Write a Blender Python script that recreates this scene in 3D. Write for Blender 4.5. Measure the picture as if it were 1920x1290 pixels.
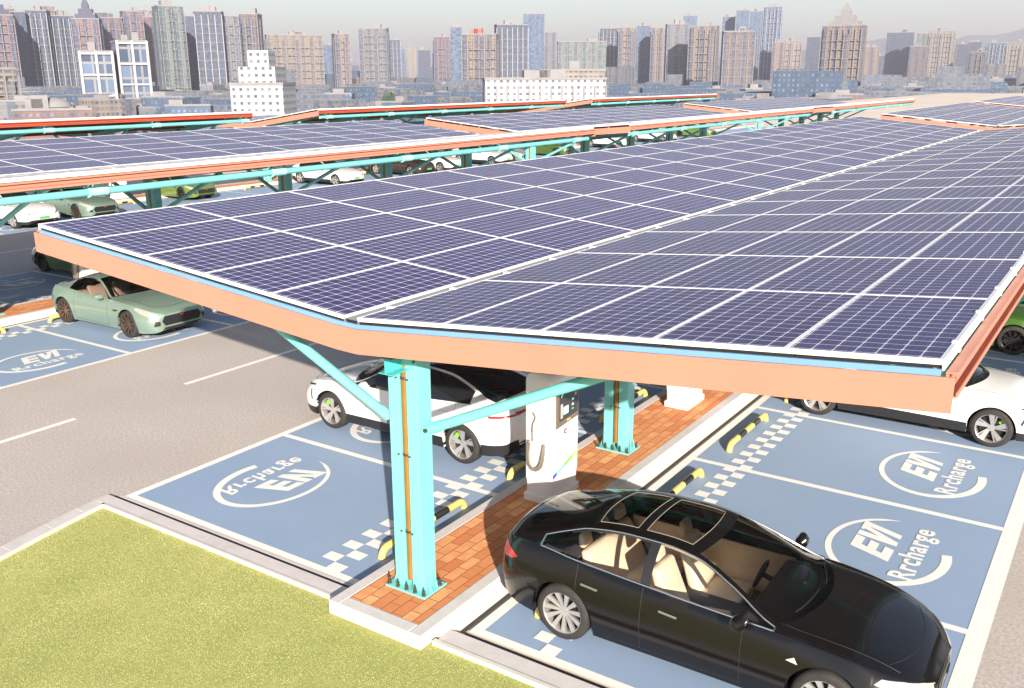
import bpy, bmesh, math, random
from mathutils import Vector, Matrix
from mathutils.bvhtree import BVHTree

R = math.radians
random.seed(7)
SC = bpy.context.scene
COL = SC.collection
for o in list(bpy.data.objects): bpy.data.objects.remove(o)

# ------------------------------------------------------------------ camera
CAM = Vector((6.7624, -7.9587, 6.2176))
YAW, PITCH, ROLL, FPX = 33.777, 15.815, -0.17, 1756.84
cd = bpy.data.cameras.new('camera'); cam = bpy.data.objects.new('camera', cd); COL.objects.link(cam)
cd.sensor_width = 36.0; cd.lens = FPX * 36.0 / 1920.0; cd.clip_start = 0.1; cd.clip_end = 60000
M = Matrix.Rotation(R(YAW), 4, 'Z') @ Matrix.Rotation(R(90 - PITCH), 4, 'X') @ Matrix.Rotation(R(ROLL), 4, 'Z')
M.translation = CAM; cam.matrix_world = M
SC.camera = cam

# ------------------------------------------------------------------ light
SHX, SHY = -1.95, 2.05                      # shadow offset per metre of height
EL = math.atan(1.0 / math.hypot(SHX, SHY))
W = bpy.data.worlds.new("World"); SC.world = W; W.use_nodes = True
nt = W.node_tree; nt.nodes.clear()
sky = nt.nodes.new('ShaderNodeTexSky'); sky.sky_type = 'NISHITA'; sky.sun_disc = False
sky.sun_elevation = EL
az = math.atan2(-SHX, -SHY)               # direction to sun, clockwise from +Y
sky.sun_rotation = az
sky.air_density = 1.0; sky.dust_density = 1.2; sky.ozone_density = 1.0; sky.altitude = 50
bg = nt.nodes.new('ShaderNodeBackground'); bg.inputs[1].default_value = 0.08
wo = nt.nodes.new('ShaderNodeOutputWorld')
nt.links.new(sky.outputs[0], bg.inputs[0]); nt.links.new(bg.outputs[0], wo.inputs[0])
sd = bpy.data.lights.new('sun', 'SUN'); sd.energy = 5.0; sd.angle = R(0.5); sd.color = (1.0, 0.90, 0.78)
so = bpy.data.objects.new('sun', sd); COL.objects.link(so)
so.rotation_euler = Vector((SHX, SHY, -1)).to_track_quat('-Z', 'Y').to_euler()
so.location = (30, -30, 30)
SC.view_settings.view_transform = 'Standard'; SC.view_settings.look = 'None'
SC.view_settings.exposure = 1.22; SC.view_settings.gamma = 1.0
try: SC.view_settings.use_curve_mapping = False
except Exception: pass
SC.render.engine = 'CYCLES'
SC.cycles.use_denoising = True
SC.cycles.max_bounces = 7; SC.cycles.transparent_max_bounces = 12
SC.cycles.volume_bounces = 1
SC.cycles.caustics_reflective = False; SC.cycles.caustics_refractive = False

# ------------------------------------------------------------------ materials
MATS = {}
def mat(name, col=(0.5, 0.5, 0.5), rough=0.5, metal=0.0, noise=0.0, nscale=8.0, bump=0.0, bscale=60.0, coat=0.0, emit=None, spec=0.5):
    if name in MATS: return MATS[name]
    m = bpy.data.materials.new(name); m.use_nodes = True
    n = m.node_tree.nodes; l = m.node_tree.links
    b = n['Principled BSDF']
    b.inputs['Base Color'].default_value = (*col, 1)
    b.inputs['Roughness'].default_value = rough; b.inputs['Metallic'].default_value = metal
    b.inputs['Specular IOR Level'].default_value = spec
    if coat: b.inputs['Coat Weight'].default_value = coat; b.inputs['Coat Roughness'].default_value = 0.04
    if emit: b.inputs['Emission Color'].default_value = (*emit[0], 1); b.inputs['Emission Strength'].default_value = emit[1]
    if noise or bump:
        tc = n.new('ShaderNodeTexCoord')
    if noise:
        t = n.new('ShaderNodeTexNoise'); t.inputs['Scale'].default_value = nscale; t.inputs['Detail'].default_value = 6
        l.new(tc.outputs['Object'], t.inputs['Vector'])
        mr = n.new('ShaderNodeMapRange'); mr.inputs[1].default_value = 0.3; mr.inputs[2].default_value = 0.7
        mr.inputs[3].default_value = 1 - noise; mr.inputs[4].default_value = 1 + noise
        l.new(t.outputs['Fac'], mr.inputs[0])
        vm = n.new('ShaderNodeVectorMath'); vm.operation = 'SCALE'; vm.inputs[0].default_value = col
        l.new(mr.outputs[0], vm.inputs['Scale']); l.new(vm.outputs[0], b.inputs['Base Color'])
    if bump:
        t2 = n.new('ShaderNodeTexNoise'); t2.inputs['Scale'].default_value = bscale; t2.inputs['Detail'].default_value = 4
        l.new(tc.outputs['Object'], t2.inputs['Vector'])
        bp = n.new('ShaderNodeBump'); bp.inputs['Strength'].default_value = bump; bp.inputs['Distance'].default_value = 0.01
        l.new(t2.outputs['Fac'], bp.inputs['Height']); l.new(bp.outputs[0], b.inputs['Normal'])
    MATS[name] = m
    return m

class NG:
    """small node-building helper"""
    def __init__(s, name):
        s.m = bpy.data.materials.new(name); s.m.use_nodes = True
        s.n = s.m.node_tree.nodes; s.l = s.m.node_tree.links; s.b = s.n['Principled BSDF']; MATS[name] = s.m
    def node(s, t, **k):
        x = s.n.new(t)
        for a, v in k.items(): setattr(x, a, v)
        return x
    def setin(s, x, i, v):
        if hasattr(v, 'is_output') or isinstance(v, bpy.types.NodeSocket): s.l.new(v, x.inputs[i])
        else: x.inputs[i].default_value = v
    def math(s, op, a, b=0.0, c=0.0):
        x = s.node('ShaderNodeMath', operation=op); s.setin(x, 0, a); s.setin(x, 1, b)
        if op in ('MULTIPLY_ADD', 'COMPARE', 'SMOOTH_MIN'): s.setin(x, 2, c)
        return x.outputs[0]
    def mix(s, f, a, b):
        x = s.node('ShaderNodeMix', data_type='RGBA')
        s.setin(x, 0, f); s.setin(x, 6, a if not isinstance(a, tuple) else (*a, 1)); s.setin(x, 7, b if not isinstance(b, tuple) else (*b, 1))
        return x.outputs[2]
    def noise(s, vec, scale, detail=4, rough=0.5):
        x = s.node('ShaderNodeTexNoise'); s.l.new(vec, x.inputs['Vector']); x.inputs['Scale'].default_value = scale
        x.inputs['Detail'].default_value = detail; x.inputs['Roughness'].default_value = rough
        return x.outputs['Fac']
    def ramp(s, f, a, b, lo, hi):
        x = s.node('ShaderNodeMapRange'); s.setin(x, 0, f)
        for i, v in enumerate((a, b, lo, hi)): x.inputs[i + 1].default_value = v
        return x.outputs[0]
    def bump(s, h, st, dist=0.01):
        x = s.node('ShaderNodeBump'); x.inputs['Strength'].default_value = st; x.inputs['Distance'].default_value = dist
        s.l.new(h, x.inputs['Height']); s.l.new(x.outputs[0], s.b.inputs['Normal'])

def mk_asphalt():
    g = NG('asphalt'); tc = g.node('ShaderNodeTexCoord').outputs['Object']
    fine = g.noise(tc, 24, 5, 0.85); mid = g.noise(tc, 9, 4); big = g.noise(tc, 0.35, 5)
    c = g.mix(g.ramp(fine, 0.35, 0.65, 0, 1), (0.29, 0.26, 0.24), (0.78, 0.70, 0.645))
    c = g.mix(g.ramp(mid, 0.3, 0.7, 0, 0.45), c, (0.48, 0.42, 0.38))
    c = g.mix(g.ramp(big, 0.35, 0.7, 0.0, 0.5), c, (0.43, 0.37, 0.335))
    vor = g.node('ShaderNodeTexVoronoi'); vor.inputs['Scale'].default_value = 70; g.l.new(tc, vor.inputs['Vector'])
    c = g.mix(g.math('MULTIPLY', g.math('LESS_THAN', vor.outputs['Distance'], 0.22), 0.35), c, (0.62, 0.55, 0.49))
    g.l.new(c, g.b.inputs['Base Color']); g.b.inputs['Roughness'].default_value = 0.9
    g.bump(fine, 0.35, 0.006); return g.m
def mk_paintfloor():
    g = NG('blue_paint'); tc = g.node('ShaderNodeTexCoord').outputs['Object']
    big = g.noise(tc, 0.6, 5); fine = g.noise(tc, 90, 3)
    c = g.mix(g.ramp(big, 0.3, 0.7, 0, 1), (0.27, 0.37, 0.53), (0.30, 0.40, 0.56))
    c = g.mix(g.ramp(fine, 0.35, 0.65, 0, 0.22), c, (0.24, 0.33, 0.49))
    st = g.noise(tc, 2.6, 8, 0.7)
    c = g.mix(g.ramp(st, 0.58, 0.75, 0, 0.28), c, (0.42, 0.48, 0.55))
    g.l.new(c, g.b.inputs['Base Color']); g.b.inputs['Roughness'].default_value = 0.62
    g.bump(fine, 0.12, 0.004); return g.m
def mk_white_line():
    g = NG('line_white'); tc = g.node('ShaderNodeTexCoord').outputs['Object']
    st = g.noise(tc, 14, 8, 0.75)
    c = g.mix(g.ramp(st, 0.52, 0.75, 0, 0.4), (0.88, 0.86, 0.82), (0.68, 0.69, 0.70))
    g.l.new(c, g.b.inputs['Base Color']); g.b.inputs['Roughness'].default_value = 0.6; return g.m
def mk_brick():
    g = NG('paver_brick'); tc = g.node('ShaderNodeTexCoord').outputs['Object']
    def br(rot, w, h):
        mp = g.node('ShaderNodeMapping'); g.l.new(tc, mp.inputs[0]); mp.inputs['Rotation'].default_value = (0, 0, rot)
        b = g.node('ShaderNodeTexBrick'); g.l.new(mp.outputs[0], b.inputs['Vector'])
        b.inputs['Scale'].default_value = 1.0; b.inputs['Brick Width'].default_value = w; b.inputs['Row Height'].default_value = h
        b.inputs['Mortar Size'].default_value = 0.006; b.inputs['Mortar Smooth'].default_value = 0.1; b.offset = 0.5
        b.inputs['Color1'].default_value = (0.62, 0.20, 0.07, 1); b.inputs['Color2'].default_value = (0.88, 0.45, 0.19, 1)
        b.inputs['Mortar'].default_value = (0.20, 0.035, 0.015, 1); b.inputs['Bias'].default_value = -0.15
        return b
    b = br(R(90), 0.32, 0.16)
    c = b.outputs['Color']
    st = g.noise(tc, 7, 5)
    c = g.mix(g.ramp(st, 0.4, 0.65, 0, 0.4), c, (0.58, 0.17, 0.055))
    fine = g.noise(tc, 120, 3)
    c = g.mix(g.ramp(fine, 0.4, 0.7, 0, 0.3), c, (0.85, 0.45, 0.22))
    g.l.new(c, g.b.inputs['Base Color']); g.b.inputs['Roughness'].default_value = 0.85
    g.bump(g.math('SUBTRACT', 1.0, b.outputs['Fac']), 0.6, 0.01); return g.m
def mk_kerb(name, col):
    g = NG(name); tc = g.node('ShaderNodeTexCoord').outputs['Object']
    st = g.noise(tc, 3, 8, 0.7); f = g.noise(tc, 80, 3)
    d = tuple(x * 0.72 for x in col)
    c = g.mix(g.ramp(st, 0.45, 0.75, 0, 0.6), col, d); c = g.mix(g.ramp(f, 0.4, 0.7, 0, 0.25), c, d)
    g.l.new(c, g.b.inputs['Base Color']); g.b.inputs['Roughness'].default_value = 0.8; g.bump(f, 0.2, 0.004); return g.m
def mk_soil_grass(name='lawn_soil'):
    g = NG(name); tc = g.node('ShaderNodeTexCoord').outputs['Object']
    a = g.noise(tc, 1.2, 6); b = g.noise(tc, 60, 3)
    c = g.mix(g.ramp(a, 0.3, 0.7, 0, 1), (0.36, 0.37, 0.10), (0.47, 0.46, 0.15)); c = g.mix(g.ramp(b, 0.35, 0.65, 0, 0.6), c, (0.29, 0.30, 0.08))
    g.l.new(c, g.b.inputs['Base Color']); g.b.inputs['Roughness'].default_value = 1.0; return g.m
def mk_blade():
    g = NG('grass_blade'); tc = g.node('ShaderNodeTexCoord').outputs['Object']
    a = g.noise(tc, 1.6, 6); b = g.noise(tc, 35, 3); k = g.noise(tc, 0.5, 3)
    c = g.mix(g.ramp(a, 0.32, 0.68, 0, 1), (0.40, 0.46, 0.15), (0.55, 0.56, 0.235))
    c = g.mix(g.ramp(b, 0.35, 0.65, 0, 0.7), c, (0.62, 0.61, 0.32)); c = g.mix(g.ramp(k, 0.45, 0.7, 0, 0.4), c, (0.31, 0.36, 0.08))
    g.l.new(c, g.b.inputs['Base Color']); g.b.inputs['Roughness'].default_value = 0.6; return g.m
def mk_panel():
    g = NG('solar_cells'); uv = g.node('ShaderNodeUVMap').outputs[0]
    sp = g.node('ShaderNodeSeparateXYZ'); g.l.new(uv, sp.inputs[0]); P = 0.1575
    fu = g.math('FRACT', g.math('DIVIDE', g.math('SUBTRACT', sp.outputs[0], 0.016), P)); fv = g.math('FRACT', g.math('DIVIDE', g.math('SUBTRACT', sp.outputs[1], 0.037), P))
    du = g.math('SUBTRACT', 0.5, g.math('ABSOLUTE', g.math('SUBTRACT', fu, 0.5)))
    dv = g.math('SUBTRACT', 0.5, g.math('ABSOLUTE', g.math('SUBTRACT', fv, 0.5)))
    line = g.math('MAXIMUM', g.math('LESS_THAN', du, 0.03), g.math('LESS_THAN', dv, 0.03))
    dia = g.math('LESS_THAN', g.math('ADD', du, dv), 0.13)
    f = g.math('MAXIMUM', g.math('MULTIPLY', line, 0.85), g.math('MULTIPLY', dia, 0.95))
    # very thin busbars
    fb = g.math('FRACT', g.math('MULTIPLY', fu, 3.0)); bus = g.math('MULTIPLY', g.math('LESS_THAN', g.math('ABSOLUTE', g.math('SUBTRACT', fb, 0.5)), 0.03), 0.10)
    f = g.math('MAXIMUM', f, bus)
    iu = g.math('FLOOR', g.math('DIVIDE', sp.outputs[0], P)); iv = g.math('FLOOR', g.math('DIVIDE', sp.outputs[1], P))
    cb = g.node('ShaderNodeCombineXYZ'); g.l.new(iu, cb.inputs[0]); g.l.new(iv, cb.inputs[1])
    oi = g.node('ShaderNodeObjectInfo'); g.l.new(oi.outputs['Random'], cb.inputs[2])
    wn = g.node('ShaderNodeTexWhiteNoise', noise_dimensions='3D'); g.l.new(cb.outputs[0], wn.inputs[0])
    cell = g.mix(wn.outputs['Value'], (0.038, 0.024, 0.095), (0.058, 0.040, 0.13))
    cell = g.mix(g.math('MULTIPLY', oi.outputs['Random'], 0.35), cell, (0.05, 0.045, 0.14))
    c = g.mix(f, cell, (0.72, 0.69, 0.76))
    g.l.new(c, g.b.inputs['Base Color']); g.b.inputs['Roughness'].default_value = 0.3
    g.b.inputs['Specular IOR Level'].default_value = 0.06; return g.m
def mk_facade(name, wall, glass, fl=3.1, bay=3.2, wf=0.6, hf=0.5, band=0.0, vert=0.0):
    """windows laid out on the wall's own UV (metres)"""
    wall = (wall[0] * .42, wall[1] * .385, wall[2] * .385)
    g = NG(name); uv = g.node('ShaderNodeUVMap').outputs[0]
    sp = g.node('ShaderNodeSeparateXYZ'); g.l.new(uv, sp.inputs[0])
    fu = g.math('FRACT', g.math('DIVIDE', sp.outputs[0], bay)); fv = g.math('FRACT', g.math('DIVIDE', sp.outputs[1], fl))
    wu = g.math('LESS_THAN', g.math('ABSOLUTE', g.math('SUBTRACT', fu, 0.5)), wf / 2)
    wv = g.math('LESS_THAN', g.math('ABSOLUTE', g.math('SUBTRACT', fv, 0.52)), hf / 2)
    win = g.math('MULTIPLY', wu, wv)
    cb = g.node('ShaderNodeCombineXYZ')
    g.l.new(g.math('FLOOR', g.math('DIVIDE', sp.outputs[0], bay)), cb.inputs[0]); g.l.new(g.math('FLOOR', g.math('DIVIDE', sp.outputs[1], fl)), cb.inputs[1])
    wn = g.node('ShaderNodeTexWhiteNoise', noise_dimensions='2D'); g.l.new(cb.outputs[0], wn.inputs[0])
    gl = g.mix(wn.outputs['Value'], glass, tuple(min(1, x * 2.2 + 0.04) for x in glass))
    tc = g.node('ShaderNodeTexCoord').outputs['Object']; st = g.noise(tc, 0.08, 5)
    wc = g.mix(g.ramp(st, 0.35, 0.7, 0, 0.35), wall, tuple(x * 0.7 for x in wall))
    if band: wc = g.mix(g.math('MULTIPLY', g.math('GREATER_THAN', fv, 0.86), band), wc, tuple(min(1, x * 1.5) for x in wall))
    if vert:
        fb = g.math('FRACT', g.math('DIVIDE', sp.outputs[0], bay * 4))
        wc = g.mix(g.math('MULTIPLY', g.math('LESS_THAN', fb, 0.36), vert), wc, (0.045, 0.07, 0.13))
    g.l.new(g.mix(win, wc, gl), g.b.inputs['Base Color']); g.b.inputs['Roughness'].default_value = 0.75
    return g.m

mk_asphalt(); mk_paintfloor(); mk_white_line(); mk_brick(); mk_soil_grass(); mk_blade(); mk_panel()
mk_kerb('kerb_stone', (0.66, 0.61, 0.60)); mk_kerb('kerb_cream', (0.70, 0.66, 0.585))
TEAL = mat('teal_paint', (0.19, 0.60, 0.57), 0.35, noise=0.05, nscale=3)
TEALD = mat('teal_paint_beam', (0.08, 0.48, 0.48), 0.4, noise=0.06, nscale=3)
ORANGE = mat('orange_paint', (0.53, 0.225, 0.155), 0.5, noise=0.035, nscale=1.5)
ORANGE_SHADED = mat('orange_paint_shaded', (0.42, 0.075, 0.035), 0.5, noise=0.08, nscale=2)  # row C purlins: orange paint with its shaded look put into the colour
TEALL = mat('teal_sleeve_paint', (0.36, 0.74, 0.70), 0.4)
FLASH = mat('blue_flashing', (0.17, 0.34, 0.56), 0.3, noise=0.05, nscale=2)
ALU = mat('white_aluminium', (0.80, 0.79, 0.76), 0.4, noise=0.04, nscale=5)
BACK = mat('panel_backsheet', (0.30, 0.28, 0.27), 0.6)
PIPE = mat('brown_pipe', (0.34, 0.18, 0.05), 0.35, metal=0.3, noise=0.12, nscale=4)
STEEL = mat('dark_steel', (0.16, 0.13, 0.12), 0.4, metal=0.8)
DARK = mat('black_trim', (0.018, 0.018, 0.02), 0.45)
SLOT = mat('drain_dark', (0.06, 0.055, 0.06), 0.8, noise=0.3, nscale=20)
YEL = mat('yellow_paint', (0.74, 0.58, 0.17), 0.45, noise=0.08, nscale=12)
BLK = mat('black_band', (0.02, 0.02, 0.02), 0.3)
SANDY = mat('sandy_ground', (0.66, 0.56, 0.46), 0.95, noise=0.12, nscale=0.12)

# ------------------------------------------------------------------ object helpers
def tag(o, label=None, cat=None, group=None, kind=None):
    if label: o['label'] = label
    if cat: o['category'] = cat
    if group: o['group'] = group
    if kind: o['kind'] = kind
    return o
def thing(name, loc=(0, 0, 0), rz=0.0, label=None, cat=None, group=None):
    o = bpy.data.objects.new(name, None); COL.objects.link(o); o.location = loc; o.rotation_euler = (0, 0, rz)
    o.empty_display_size = 0.3
    return tag(o, label, cat, group)
def copy_tree(src, parent=None):
    c = src.copy(); COL.objects.link(c); c.parent = parent
    for ch in src.children: copy_tree(ch, c)
    return c

class MB:
    def __init__(s): s.v = []; s.f = []; s.m = []; s.uv = None; s.mi = 0
    def quad(s, *p, uv=None):
        i = len(s.v); s.v += [tuple(q) for q in p]; s.f.append(tuple(range(i, i + len(p)))); s.m.append(s.mi)
        if uv is not None:
            if s.uv is None: s.uv = {}
            s.uv[len(s.f) - 1] = uv
    def box(s, x0, x1, y0, y1, z0, z1):
        return s.hexa([(x0, y0, z0), (x1, y0, z0), (x1, y1, z0), (x0, y1, z0), (x0, y0, z1), (x1, y0, z1), (x1, y1, z1), (x0, y1, z1)])
    def hexa(s, p):
        i = len(s.v); s.v += [tuple(q) for q in p]
        for f in ((3, 2, 1, 0), (4, 5, 6, 7), (0, 1, 5, 4), (1, 2, 6, 5), (2, 3, 7, 6), (3, 0, 4, 7)):
            s.f.append(tuple(i + k for k in f)); s.m.append(s.mi)
    def beam(s, p0, p1, w, h, up=(0, 0, 1)):
        p0, p1 = Vector(p0), Vector(p1); d = (p1 - p0).normalized(); r = d.cross(Vector(up)).normalized(); u = r.cross(d)
        c = [(-1, -1), (1, -1), (1, 1), (-1, 1)]
        s.hexa([p0 + r * a * w / 2 + u * b * h / 2 for a, b in c] + [p1 + r * a * w / 2 + u * b * h / 2 for a, b in c])
    def tube(s, pts, r, n=12, caps=True, rads=None):
        pts = [Vector(p) for p in pts]; base = len(s.v); k = len(pts)
        d0 = (pts[1] - pts[0]).normalized(); a = d0.orthogonal().normalized()
        for i, p in enumerate(pts):
            d = (pts[min(i + 1, k - 1)] - pts[max(i - 1, 0)]).normalized()
            a = (a - d * a.dot(d)).normalized(); b = d.cross(a)
            rr = rads[i] if rads else r
            for j in range(n):
                t = 2 * math.pi * j / n; s.v.append(tuple(p + (a * math.cos(t) + b * math.sin(t)) * rr))
        for i in range(k - 1):
            for j in range(n):
                j2 = (j + 1) % n
                s.f.append((base + i * n + j, base + i * n + j2, base + (i + 1) * n + j2, base + (i + 1) * n + j)); s.m.append(s.mi)
        if caps:
            s.f.append(tuple(base + j for j in range(n))[::-1]); s.m.append(s.mi)
            s.f.append(tuple(base + (k - 1) * n + j for j in range(n))); s.m.append(s.mi)
    def build(s, name, mats, parent=None, loc=(0, 0, 0), smooth=False, bevel=0.0):
        me = bpy.data.meshes.new(name); me.from_pydata(s.v, [], s.f); 
        if not isinstance(mats, (list, tuple)): mats = [mats]
        for m in mats: me.materials.append(m)
        me.polygons.foreach_set('material_index', s.m)
        if s.uv is not None:
            ul = me.uv_layers.new(name='UVMap')
            for fi, uvs in s.uv.items():
                for li, q in zip(me.polygons[fi].loop_indices, uvs): ul.data[li].uv = q
        if smooth: me.polygons.foreach_set('use_smooth', [True] * len(s.f))
        me.update()
        if smooth:
            try: me.set_sharp_from_angle(angle=R(38))
            except Exception: pass
        o = bpy.data.objects.new(name, me); COL.objects.link(o); o.parent = parent; o.location = loc
        if bevel:
            b = o.modifiers.new('bevel', 'BEVEL'); b.width = bevel; b.segments = 2; b.limit_method = 'ANGLE'
        return o

def rect(mb, x0, x1, y0, y1, z): mb.quad((x0, y0, z), (x1, y0, z), (x1, y1, z), (x0, y1, z))

# ================================================================== GROUND
Z_ROAD, Z_BAY, Z_LINE = 0.0, 0.004, 0.008
ROWS = {'A': 0.0, 'B': -18.4, 'C': -38.3}
BAY = 3.09
PLX0, PLX1, PLY0, PLY1 = -66.0, 150.0, -60.0, 420.0

g = MB(); rect(g, PLX0, PLX1, PLY0, PLY1, -0.012)
# earth bank falling from the raised site to the city plain
ZC = -31.0
def bank(a, b, n):
    (ax, ay), (bx, by) = a, b; g.quad((ax, ay, -0.012), (bx, by, -0.012), (bx + n[0] * 70, by + n[1] * 70, ZC), (ax + n[0] * 70, ay + n[1] * 70, ZC))
bank((PLX0, PLY0), (PLX0, PLY1), (-1, 0)); bank((PLX0, PLY1), (PLX1, PLY1), (0, 1))
tag(g.build('ground', SANDY), kind='structure')
g = MB(); rect(g, -20000, 12000, -8000, 26000, ZC - 0.3)
tag(g.build('city_plain', mat('city_plain_dirt', (0.20, 0.22, 0.22), 1.0, noise=0.3, nscale=0.01)), kind='structure')

def strip(name, x0, x1, y0, y1, z, m, kind='structure'):
    g = MB(); rect(g, x0, x1, y0, y1, z); return tag(g.build(name, m), kind=kind)
Y1 = {'A': 62, 'B': 95, 'C': 125}
strip('road', -12.47, -5.62, -40, 100, Z_ROAD, MATS['asphalt'])
strip('road', -32.6, -24.03, -30, 120, Z_ROAD, MATS['asphalt'])
strip('road', 5.95, 13.0, -40, 100, Z_ROAD, MATS['asphalt'])
# bays (blue) and markings: one sheet per side of each row
BAYS = [  # name, inner x, outer x, y of first divider, number of bays
    ('A', -0.66, -5.63, -0.11, 19), ('A', 1.13, 5.95, -0.15, 19),
    ('B', -19.06, -24.03, -9.6, 30), ('B', -17.27, -12.46, 1.58 - 4 * BAY, 32),
    ('C', -37.1, -32.5, -9.0, 40)]
YR = [b[3] for b in BAYS]; 
for row, xi, xo, y0, n in BAYS:
    strip('parking_bay_surface', min(xi, xo), max(xi, xo), y0, y0 + n * BAY, Z_BAY, MATS['blue_paint'])

def text_mesh(body, size, shear=0.0, bold=0.0):
    cu = bpy.data.curves.new('txt', 'FONT'); cu.body = body; cu.size = size; cu.shear = shear; cu.offset = bold; cu.resolution_u = 3; cu.space_character = 1.12
    cu.align_x = 'CENTER'; cu.align_y = 'CENTER'
    o = bpy.data.objects.new('txt', cu); COL.objects.link(o)
    dg = bpy.context.evaluated_depsgraph_get(); me = bpy.data.meshes.new_from_object(o.evaluated_get(dg))
    bpy.data.objects.remove(o)
    vs = [v.co.copy() for v in me.vertices]; fs = [tuple(p.vertices) for p in me.polygons]
    x0 = min(v.x for v in vs); x1 = max(v.x for v in vs); y0 = min(v.y for v in vs); y1 = max(v.y for v in vs)
    for v in vs: v.x -= (x0 + x1) / 2; v.y -= (y0 + y1) / 2
    bpy.data.meshes.remove(me)
    return vs, fs, x1 - x0, y1 - y0
TXT2 = text_mesh('Rrcharge', 0.42, 0, 0.011)
def logo(mb, cx, cy, sgn, z):
    """sgn +1: letters face +X viewer (text runs +Y, foot of letters towards +X); -1: mirrored copy on the other side"""
    def P(a, b): return (cx - b * sgn, cy + a, z)       # a along text, b up the letter
    # open ring, thicker at its open end
    n = 64; a0, a1 = R(2), R(287); rx, ry = 1.0, 0.80; pr = None
    for i in range(n + 1):
        t = a0 + (a1 - a0) * i / n; w = 0.055 + 0.075 * min(1, i / n * 1.1)
        if i < 4: w *= (i + .5) / 4.5
        o_ = (rx * math.cos(t), -.05 + ry * math.sin(t)); q = ((rx - w) * math.cos(t), -.05 + (ry - w) * math.sin(t))
        if pr: mb.quad(P(*pr[0]), P(*o_), P(*q), P(*pr[1]))
        pr = (o_, q)
    def poly(pts): mb.quad(*[(P(a, b)[0], P(a, b)[1], z + 0.001 * (len(mb.f) % 4)) for a, b in pts])
    # block letters E V I, slanting, drawn as strokes
    y0, y1 = -0.15, 0.37; s = 0.0
    def sl(a, b): return (a + 0.40 * (b - y0), b)
    def st(p): poly([sl(*q) for q in p])
    t = 0.13; y0, y1 = -0.13, 0.42
    st([(-0.34, y0), (-0.19, y0), (-0.19, y1), (-0.34, y1)])
    for yb in (y0, (y0 + y1) / 2 - t / 2, y1 - t): st([(-0.19, yb), (0.03, yb), (0.03, yb + t), (-0.19, yb + t)])
    st([(0.05, y1), (0.16, y0), (0.28, y0), (0.19, y1)]); st([(0.16, y0), (0.28, y0), (0.40, y1 - .06), (0.29, y1 - .06)])
    st([(0.40, y0), (0.53, y0), (0.53, y1), (0.25, y1), (0.25, y1 - .04), (0.40, y1 - .12)])
    vs, fs, w, h = TXT2; k = 1.62 / w; base = len(mb.v)
    for v in vs: q = P(v.x * k + 0.10, v.y * k * 1.05 - 0.40); mb.v.append((q[0], q[1], q[2] + 0.003))
    for f in fs: mb.f.append(tuple(base + i for i in f)); mb.m.append(0)

for bi, (row, xi, xo, y0, n) in enumerate(BAYS):
    mb = MB(); s = 1 if xo > xi else -1; L = 0.12; z = Z_LINE
    X = lambda d: xi + s * d           # distance from island edge
    def rr(d0, d1, ya, yb, zz=z):
        a, b = X(d0), X(d1); rect(mb, min(a, b), max(a, b), ya, yb, zz)
    W_ = abs(xo - xi)
    nn = min(n, 26)
    d_out = W_ - 0.12
    rr(d_out, W_ + (0.02 if bi != 1 else 0.10), y0 - 0.10, y0 + n * BAY)                           # outer line
    if s > 0: rr(-0.14, 0.0, y0 - 0.10, y0 + n * BAY)                  # inner line beside kerb
    rr(0, d_out, y0 - 0.10, y0 + 0.02)                                 # end line
    for k in range(1, n + 1): rr(0, d_out, y0 + k * BAY - 0.06, y0 + k * BAY + 0.06)
    if row != 'C':
        sx = 0.20 if s > 0 else 0.25
        d0 = 0.56 if s > 0 else 0.56
        pit = BAY / 16
        for k in range(nn):
            for j in range(16):
                ya = y0 + k * BAY + j * pit
                d = d0 + (sx if (j + (0 if s > 0 else 1)) % 2 == 0 else 0)
                rr(d, d + sx, ya + 0.002, ya + pit - 0.002, z + 0.004)
        for k in range(nn): logo(mb, X(3.42 if s > 0 else 3.43), y0 + (k + 0.5) * BAY, s, z + 0.001)
    else:
        for k in range(nn): logo(mb, X(3.2), y0 + (k + 0.5) * BAY, s, z + 0.001)
    tag(mb.build('parking_markings', MATS['line_white']), kind='structure')
# lane dashes
for x in (-9.5, -28.35, 9.8):
    mb = MB()
    for k in range(-3, 14):
        a = 3.88 + k * 8.5; rect(mb, x - 0.07, x + 0.07, a, a + 6.0, Z_LINE - 0.002)
    if x == -28.35: mb = MB(); rect(mb, x - 0.06, x + 0.06, -20, 110, Z_LINE - 0.002)
    tag(mb.build('lane_dashes', MATS['line_white']), kind='structure')

# islands with kerbs and pavers
for row, y0, y1 in (('A', -0.86, 64), ('B', -12, 100), ('C', -12, 120)):
    c = ROWS[row]; H = 0.18
    k = MB()
    k.box(c - 0.66, c - 0.49, y0, y1, 0, H); k.box(c - 0.49, c + 0.58, y0, y0 + 0.19, 0, H); k.box(c + 0.58, c + 0.76, y0, y1, 0, H)
    o = tag(k.build('kerb', MATS['kerb_stone'], bevel=0.012), kind='structure')
    k = MB(); k.hexa([(c + 0.762, y0 + 0.3, 0), (c + 0.90, y0 + 0.3, 0), (c + 0.90, y1, 0), (c + 0.762, y1, 0), (c + 0.762, y0 + 0.3, 0.10), (c + 0.84, y0 + 0.3, 0.03), (c + 0.84, y1, 0.03), (c + 0.762, y1, 0.10)])
    tag(k.build('kerb_slope', MATS['kerb_cream']), kind='structure')
    strip('drain_channel', c + 0.902, c + 0.965, y0 + 0.55, y1, 0.006, SLOT)
    b = MB(); rect(b, c - 0.49, c + 0.58, y0 + 0.19, y1, H - 0.004)
    tag(b.build('island_paving', MATS['paver_brick']), kind='structure')
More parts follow.
